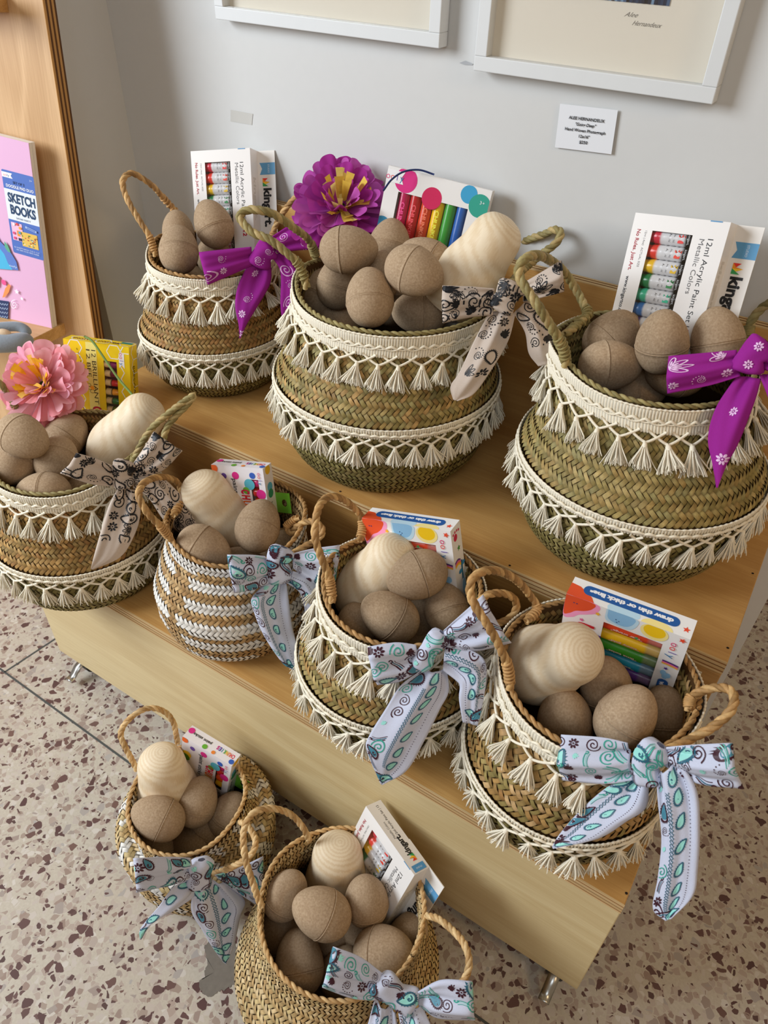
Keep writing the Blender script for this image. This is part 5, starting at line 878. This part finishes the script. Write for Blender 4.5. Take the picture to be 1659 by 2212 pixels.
class Cloth:
    def __init__(s, parent, org, K, N, kind, rg): s.e = parent; s.org = org; s.K = K; s.N = N; s.k = KIND[kind]; s.kind = kind; s.rg = rg
    def pt(s, x, y, off): return onplane(x, y, s.K + s.N * off, s.N)
    def strip(s, name, secs, nu=40, nv=22, fold=.004, nf=2.5, ph=0, back=False, dens=1.0, border=True, puff=.006, pinch0=True, lo=.0, hi=1.0):
        """secs: (ax,ay,bx,by,off)"""
        A = spline([s.pt(a[0], a[1], a[4]) for a in secs], nu); B = spline([s.pt(a[2], a[3], a[5] if len(a) > 5 else a[4]) for a in secs], nu); u = np.linspace(0, 1, nu)[:, None]; v = np.linspace(0, 1, nv)[None]
        P = A[:, None] * (1 - v[..., None]) + B[:, None] * v[..., None]; wd = np.linalg.norm(B - A, axis=1)[:, None]
        amp = fold * (np.exp(-((u * 3.2) ** 1.5)) * 1.1 + .35) * np.clip(wd / .04, .2, 1.3); h = amp * np.sin(2 * PI * nf * v + ph + u * 1.8) * np.sin(PI * v) ** .5 + .28 * amp * np.sin(2 * PI * (nf * 2.3) * v + ph * 2 - u * 2.5) + puff * np.sin(PI * v) * np.sin(PI * np.clip(u * 1.1, 0, 1)) ; P = P + s.N * h[..., None]
        m = MB(); m.grid(P - s.org, L(s.k['base'])); o = m.build(name, CLOTH, s.e, solid=.0009); s.print(o, P, dens, border, lo, hi); return P
    def print(s, o, P, dens, border, lo, hi):
        nu, nv = P.shape[:2]; Pu, Pv = np.gradient(P, axis=0) * (nu - 1), np.gradient(P, axis=1) * (nv - 1); Nn = np.cross(Pu, Pv); Nn /= np.linalg.norm(Nn, axis=2)[..., None] + 1e-12
        if (Nn[:max(3, int(nu * min(hi, 1)))].mean((0, 1)) @ s.N) < 0: Nn = -Nn
        lu = np.linalg.norm(Pu, axis=2); lv = np.linalg.norm(Pv, axis=2)
        def samp(Arr, u, v):
            x = np.clip(u, 0, 1) * (nu - 1.001); y = np.clip(v, 0, 1) * (nv - 1.001); i, j = x.astype(int), y.astype(int); f, g = (x - i), (y - j)
            if Arr.ndim == 3: f, g = f[:, None], g[:, None]
            return (Arr[i, j] * (1 - f) * (1 - g) + Arr[i + 1, j] * f * (1 - g) + Arr[i, j + 1] * (1 - f) * g + Arr[i + 1, j + 1] * f * g)
        m = MB(); cnt = [0]
        def place(mot, u0, v0, rot):
            a = np.array([u0]); b = np.array([v0]); su = samp(lu, a, b)[0]; sv = max(samp(lv, a, b)[0], 1e-3); c, q = math.cos(rot), math.sin(rot); Rm = np.array([[c, -q], [q, c]])
            for it in mot:
                cnt[0] += 1; lift = .0007 + .00003 * (cnt[0] % 12)
                if it[0] == 'F':
                    D = it[1] @ Rm.T; uu = u0 + D[:, 0] / su; vv = v0 + D[:, 1] / sv
                    if not (lo + .01 < uu.mean() < hi - .01 and .01 < vv.mean() < .99): continue
                    uu = np.clip(uu, lo + .01, hi - .01); vv = np.clip(vv, .01, .99)
                    uu = np.append(uu, uu.mean()); vv = np.append(vv, vv.mean()); X = samp(P, uu, vv) + samp(Nn, uu, vv) * lift; n = len(D); m.add(X - s.org, [[i, (i + 1) % n, n] for i in range(n)], L(it[2]))
                else:
                    Ln = it[1]; T_ = np.gradient(Ln, axis=0); T_ /= np.linalg.norm(T_, axis=1)[:, None] + 1e-9; Q = np.stack([-T_[:, 1], T_[:, 0]], 1) * it[2] * .66; D = np.vstack([Ln + Q, Ln - Q]) @ Rm.T; uu = u0 + D[:, 0] / su; vv = v0 + D[:, 1] / sv; n = len(Ln); ok = (uu > lo + .01) & (uu < hi - .01) & (vv > .01) & (vv < .99); ok = ok[:n] & ok[n:]
                    F = [[i, i + 1, n + i + 1, n + i] for i in range(n - 1) if ok[i] and ok[i + 1]]
                    if F: X = samp(P, uu, vv) + samp(Nn, uu, vv) * lift; m.add(X - s.org, F, L(it[3]))
        Lu = lu.mean(); Lv = lv.mean(); sp = s.k['sp'] / dens; vmin = 0.0
        if s.kind == 'blue' and border:
            vb = .010 / max(Lv, .02); n = int(Lu / .0028); t = np.linspace(0, 2 * PI, 5, endpoint=False)
            for i in range(n): place([('F', np.stack([.0006 * np.cos(t), .0006 * np.sin(t)], 1), s.k['edge'])], (i + .5) / n, 1 - vb, 0)
            nr = int(Lu / .019)
            for i in range(nr): place(s.k['row'](.0072), (i + .5) / nr, 1 - vb * 2.0, s.rg.uniform(-.4, .4) + 1.2)
            x = np.linspace(-Lu * .48, Lu * .48, int(Lu / .0012)); place([('L', np.stack([x, .0010 * np.sin(x * 1500)], 1), .0006, s.k['line']), ('L', np.stack([x, .0024 + .0010 * np.sin(x * 1500 + 1)], 1), .0006, s.k['line'])], .5, 1 - vb * 3.05, 0); vmin = 3.3 * vb
        nU = max(1, int(round(Lu / sp))); nV = max(1, int(round(Lv * (1 - vmin) / sp)))
        for i in range(nU):
            for j in range(nV):
                if s.kind == 'magenta' and s.rg.random() < .25: continue
                mo = s.k['m'][s.rg.integers(0, len(s.k['m']))](s.k['s'] * s.rg.uniform(.85, 1.2)); place(mo, (i + .5 + s.rg.uniform(-.15, .15)) / nU, (1 - vmin) * (j + .5 + s.rg.uniform(-.15, .15)) / nV, s.rg.uniform(0, 6.28))
        if m.V: m.build('print', PRINT, o, smooth=False, label='printed paisley motifs')
    def knot(s, pts, w, off, h=.012):
        """a wrapped pad: centre line pts, half width px w"""
        A = [s.pt(p[0], p[1], off) for p in pts]; C = spline(A, 20); T_ = np.gradient(C, axis=0); T_ /= np.linalg.norm(T_, axis=1)[:, None]; S = np.cross(T_, s.N); S /= np.linalg.norm(S, axis=1)[:, None]; a = np.linspace(0, 2 * PI, 36, endpoint=False); sc = w * depth(s.K) / FPX
        u = np.linspace(-1, 1, 20)[:, None]; prof = (.72 + .28 * np.abs(u)) * np.clip(np.sqrt(np.clip(1.03 - u ** 8, 0, 1)), .25, 1); rip = 1 + .05 * np.cos(a * 5 + u * 1.3)[None, :, :] [0] if False else 1 + .05 * np.cos(a[None] * 5 + u * 2)
        P = C[:, None] + S[:, None] * (sc * prof * np.cos(a)[None] * rip)[..., None] + s.N * (h * prof * np.sin(a)[None] * rip)[..., None]; m = MB(); m.grid(P - s.org, L(s.k['base']), wrap_v=True)
        k0 = m.n; m.add(np.array([P[0].mean(0), P[-1].mean(0)]) - s.org, [[0, 0, 0]][:0], L(s.k['base']))
        o = m.build('knot', CLOTH, s.e); F_ = P[:, 1:18]; s.print(o, F_, 1.0, False, 0, 1)
def bow(key, kind, label, zf, knot, kw, parts, lean=.32, off0=.02, hpx=None):
    b = BK[key]; kx, ky = zf(KNOT[key]); th = np.linspace(0, 2 * PI, 181); rim = b.pos(th, b.T, 0); q = (rim - CAMP) @ R; uu = CX + FPX * q[:, 0] / -q[:, 2]; vv = CY - FPX * q[:, 1] / -q[:, 2]; front = rim[:, :2] @ unit(np.append(CAMP[:2] - np.array([b.x, b.y]), 0))[:2]; i = np.argmin((uu - kx) ** 2 + (vv - ky) ** 2)
    d = KD[key]; K = atd(kx, ky, d); hd = unit(np.array([CAMP[0] - K[0], CAMP[1] - K[1], 0])); N = unit(hd + np.array([0, 0, lean])); K = K + N * off0; e = empty('bandana_bow', K.tolist(), label, 'bandana'); rg = np.random.default_rng(sum(map(ord, key)) * 7)
    c = Cloth(e, K, K, N, kind, rg); PX = lambda p: zf(p)
    for nm, secs, kw_ in parts:
        c.strip(nm, [(*PX(a), *PX(b_), *rest) for a, b_, *rest in secs], ph=rg.uniform(0, 6), **kw_)
    c.knot([PX(p) for p in knot], kw, .004)
LO = dict(nf=1.6, fold=.0035, puff=.010, border=False)
def loop(a, bck=.014):
    """front sections from the knot outwards; the cloth folds over at the outer end and returns behind"""
    f = [(p, q, .004 + .004 * i) for i, (p, q) in enumerate(a)]; n = len(a); (p, q) = a[-1]; ex = [(p, q, .0), ]
    r = [(tuple(np.array(a[i][0]) * .98 + np.array(a[i][1]) * .02), tuple(np.array(a[i][1]) * .98 + np.array(a[i][0]) * .02), -bck) for i in range(n - 2, -1, -1)]
    return f + ex + r
def tail(a, o0=.002, o1=.012): n = len(a); return [(p, q, o0 + (o1 - o0) * i / (n - 1)) for i, (p, q) in enumerate(a)]
TA = dict(nf=1.4, fold=.0045, puff=.006)
LP = dict(LO, nu=56, hi=.52)
bow('B6', 'blue', 'pale blue paisley bandana bow on the middle lower-step basket', y6, [(1090, 1060), (1000, 1180), (930, 1310)], 26, [
 ('loop', loop([((905, 1150), (945, 1320)), ((760, 1135), (800, 1400)), ((590, 1160), (655, 1425))]), LP), ('loop', loop([((1100, 1050), (1120, 1160)), ((1230, 930), (1310, 1190)), ((1360, 810), (1545, 1140))], .02), LP),
 ('tail', tail([((935, 1330), (1120, 1320)), ((800, 1430), (1135, 1480)), ((690, 1600), (1075, 1600)), ((575, 1790), (965, 1820)), ((560, 1890), (840, 2030)), ((655, 2120), (668, 2132))], .0, .03), dict(TA, nf=1.1)),
 ('tail', tail([((1110, 1150), (1095, 1330)), ((1270, 1175), (1190, 1400)), ((1395, 1270), (1215, 1440)), ((1385, 1500), (1210, 1530)), ((1340, 1715), (1235, 1690))], .006, .02), TA)])
bow('B7', 'blue', 'pale blue paisley bandana bow on the lower-step right-end basket, long tail over floor', y7, [(1140, 1000), (1060, 1090), (1075, 1205)], 36, [
 ('loop', loop([((965, 990), (1000, 1180)), ((830, 960), (850, 1200)), ((640, 945), (645, 1185))]), LP), ('loop', loop([((1170, 1010), (1160, 1110)), ((1300, 1000), (1330, 1200)), ((1490, 990), (1550, 1225))]), LP),
 ('tail', tail([((960, 1160), (1075, 1200)), ((830, 1240), (1060, 1330)), ((700, 1360), (960, 1400)), ((610, 1465), (810, 1490)), ((566, 1535), (575, 1545))], .0, .03), dict(TA, nf=1.0)),
 ('tail', tail([((1120, 1160), (1240, 1080)), ((1128, 1300), (1330, 1240)), ((1145, 1500), (1345, 1450)), ((1125, 1700), (1335, 1650)), ((1100, 1860), (1310, 1790)), ((1165, 1925), (1195, 1915))], .008, .03), TA)])
bow('B5', 'blue', 'pale blue paisley bandana bow on the white-striped basket', z6, [(1130, 800), (1080, 920), (1110, 1080)], 31, [
 ('loop', loop([((985, 870), (1030, 1080)), ((870, 860), (900, 1130)), ((710, 860), (765, 1155))]), LP), ('loop', loop([((1200, 850), (1200, 960)), ((1360, 810), (1350, 1080)), ((1540, 785), (1500, 1080))], .02), LP),
 ('tail', tail([((1000, 1070), (1150, 1080)), ((885, 1190), (1165, 1200)), ((890, 1280), (1190, 1390)), ((970, 1480), (1225, 1560)), ((1110, 1690), (1245, 1740)), ((1215, 1765), (1250, 1765))], .0, .025), dict(TA, nf=1.0)),
 ('tail', tail([((1150, 1080), (1200, 990)), ((1250, 1150), (1340, 1040)), ((1290, 1270), (1430, 1190)), ((1290, 1390), (1400, 1290))], .006, .01), TA)])
bow('B8', 'blue', 'pale blue paisley bandana bow on the left floor basket', y8, [(850, 1410), (840, 1530), (830, 1640)], 30, [
 ('loop', loop([((760, 1400), (770, 1560)), ((560, 1388), (600, 1620)), ((302, 1395), (330, 1680))]), LP), ('loop', loop([((960, 1540), (1000, 1575)), ((1150, 1480), (1140, 1680)), ((1350, 1390), (1310, 1790))]), LP),
 ('tail', tail([((720, 1590), (810, 1660)), ((610, 1640), (780, 1730)), ((490, 1800), (600, 1850)), ((335, 1990), (440, 1940)), ((322, 2090), (335, 2092))], .0, .02), dict(TA, nf=1.0)),
 ('tail', tail([((790, 1650), (1040, 1600)), ((765, 1850), (1215, 1760)), ((850, 2000), (1180, 1900)), ((940, 2150), (1130, 2130)), ((1040, 2290), (1062, 2300))], .004, .03), TA)])
bow('B9', 'blue', 'pale blue paisley bandana bow on the plain floor basket at the bottom edge', y9, [(960, 1240), (1070, 1340), (1200, 1400)], 40, [
 ('loop', loop([((990, 1215), (950, 1370)), ((850, 1110), (800, 1355)), ((705, 1050), (640, 1300))]), LP), ('loop', loop([((1205, 1320), (1215, 1410)), ((1350, 1245), (1330, 1490)), ((1522, 1255), (1535, 1500))]), LP),
 ('tail', tail([((940, 1380), (1070, 1450)), ((900, 1520), (1090, 1600)), ((860, 1650), (1050, 1700))], .0, .02), TA), ('tail', tail([((1090, 1450), (1230, 1400)), ((1120, 1600), (1300, 1560)), ((1150, 1700), (1290, 1680))], .004, .02), TA)], lean=.5)
bow('B2', 'beige', 'beige bandana bow with black print on the large centre basket', z3, [(1345, 700), (1300, 790), (1260, 860)], 33, [
 ('loop', loop([((1240, 740), (1230, 880)), ((1130, 730), (1120, 890)), ((985, 725), (985, 918))]), LP), ('loop', loop([((1385, 715), (1390, 810)), ((1460, 670), (1480, 790)), ((1575, 600), (1590, 760))], .02), LP),
 ('tail', tail([((1215, 860), (1350, 870)), ((1140, 1000), (1310, 1020)), ((1055, 1180), (1215, 1180)), ((1008, 1255), (1130, 1295)), ((1022, 1325), (1045, 1333))], .0, .03), dict(TA, nf=1.2, hi=.55)),
 ('tail', tail([((1340, 870), (1410, 800)), ((1400, 970), (1530, 900)), ((1420, 1080), (1575, 1050)), ((1470, 1150), (1560, 1130))], -.004, .0), dict(TA, hi=.6))])
bow('B4', 'beige', 'beige bandana bow with black print on the far left basket', z5, [(900, 970), (870, 1070), (900, 1165)], 26, [
 ('loop', loop([((800, 1010), (830, 1160)), ((670, 955), (650, 1140)), ((562, 925), (455, 1072))]), LP), ('loop', loop([((940, 1010), (970, 1090)), ((1030, 880), (1150, 1050)), ((1090, 780), (1285, 920))]), LP),
 ('tail', tail([((840, 1170), (985, 1180)), ((775, 1300), (1000, 1350)), ((720, 1480), (960, 1500)), ((675, 1640), (860, 1660)), ((648, 1745), (662, 1752))], .0, .03), dict(TA, hi=.6)),
 ('tail', tail([((940, 1060), (950, 1170)), ((1130, 1080), (1060, 1240)), ((1290, 1215), (1180, 1410)), ((1450, 1380), (1330, 1520)), ((1590, 1480), (1430, 1555))], .004, .03), dict(TA, hi=.72))])
bow('B1', 'magenta', 'magenta bandana bow on the back left basket', z2, [(930, 640), (880, 690), (850, 770)], 28, [
 ('loop', loop([((810, 645), (820, 755)), ((680, 658), (690, 812)), ((518, 675), (567, 865))]), LP), ('loop', loop([((920, 590), (960, 680)), ((1060, 505), (1090, 665)), ((1200, 470), (1220, 660))]), LP),
 ('tail', tail([((790, 750), (930, 770)), ((730, 880), (920, 870)), ((715, 1000), (840, 1010)), ((735, 1110), (780, 1110)), ((738, 1190), (745, 1192))], .0, .03), dict(TA, nf=1.0)),
 ('tail', tail([((930, 700), (1000, 670)), ((985, 800), (1090, 800)), ((985, 1000), (1085, 930)), ((1010, 1160), (1050, 1130))], .002, .02), dict(TA, nf=1.0))])
bow('B3', 'magenta', 'magenta bandana bow on the large right basket at the right edge', z4, [(1490, 850), (1400, 930), (1360, 1030)], 38, [
 ('loop', loop([((1310, 895), (1330, 1045)), ((1150, 910), (1150, 1100)), ((945, 928), (938, 1142))]), LP), ('loop', loop([((1450, 880), (1470, 1010)), ((1560, 830), (1580, 1040)), ((1680, 800), (1700, 1040))]), LP),
 ('tail', tail([((1310, 1045), (1450, 1060)), ((1190, 1230), (1410, 1200)), ((1145, 1400), (1320, 1430)), ((1170, 1550), (1250, 1560)), ((1193, 1688), (1200, 1690))], .0, .04), dict(TA, nf=1.0)),
 ('tail', tail([((1440, 1040), (1520, 1030)), ((1500, 1200), (1600, 1180)), ((1530, 1400), (1620, 1360))], .0, .02), dict(TA, nf=1.0))])
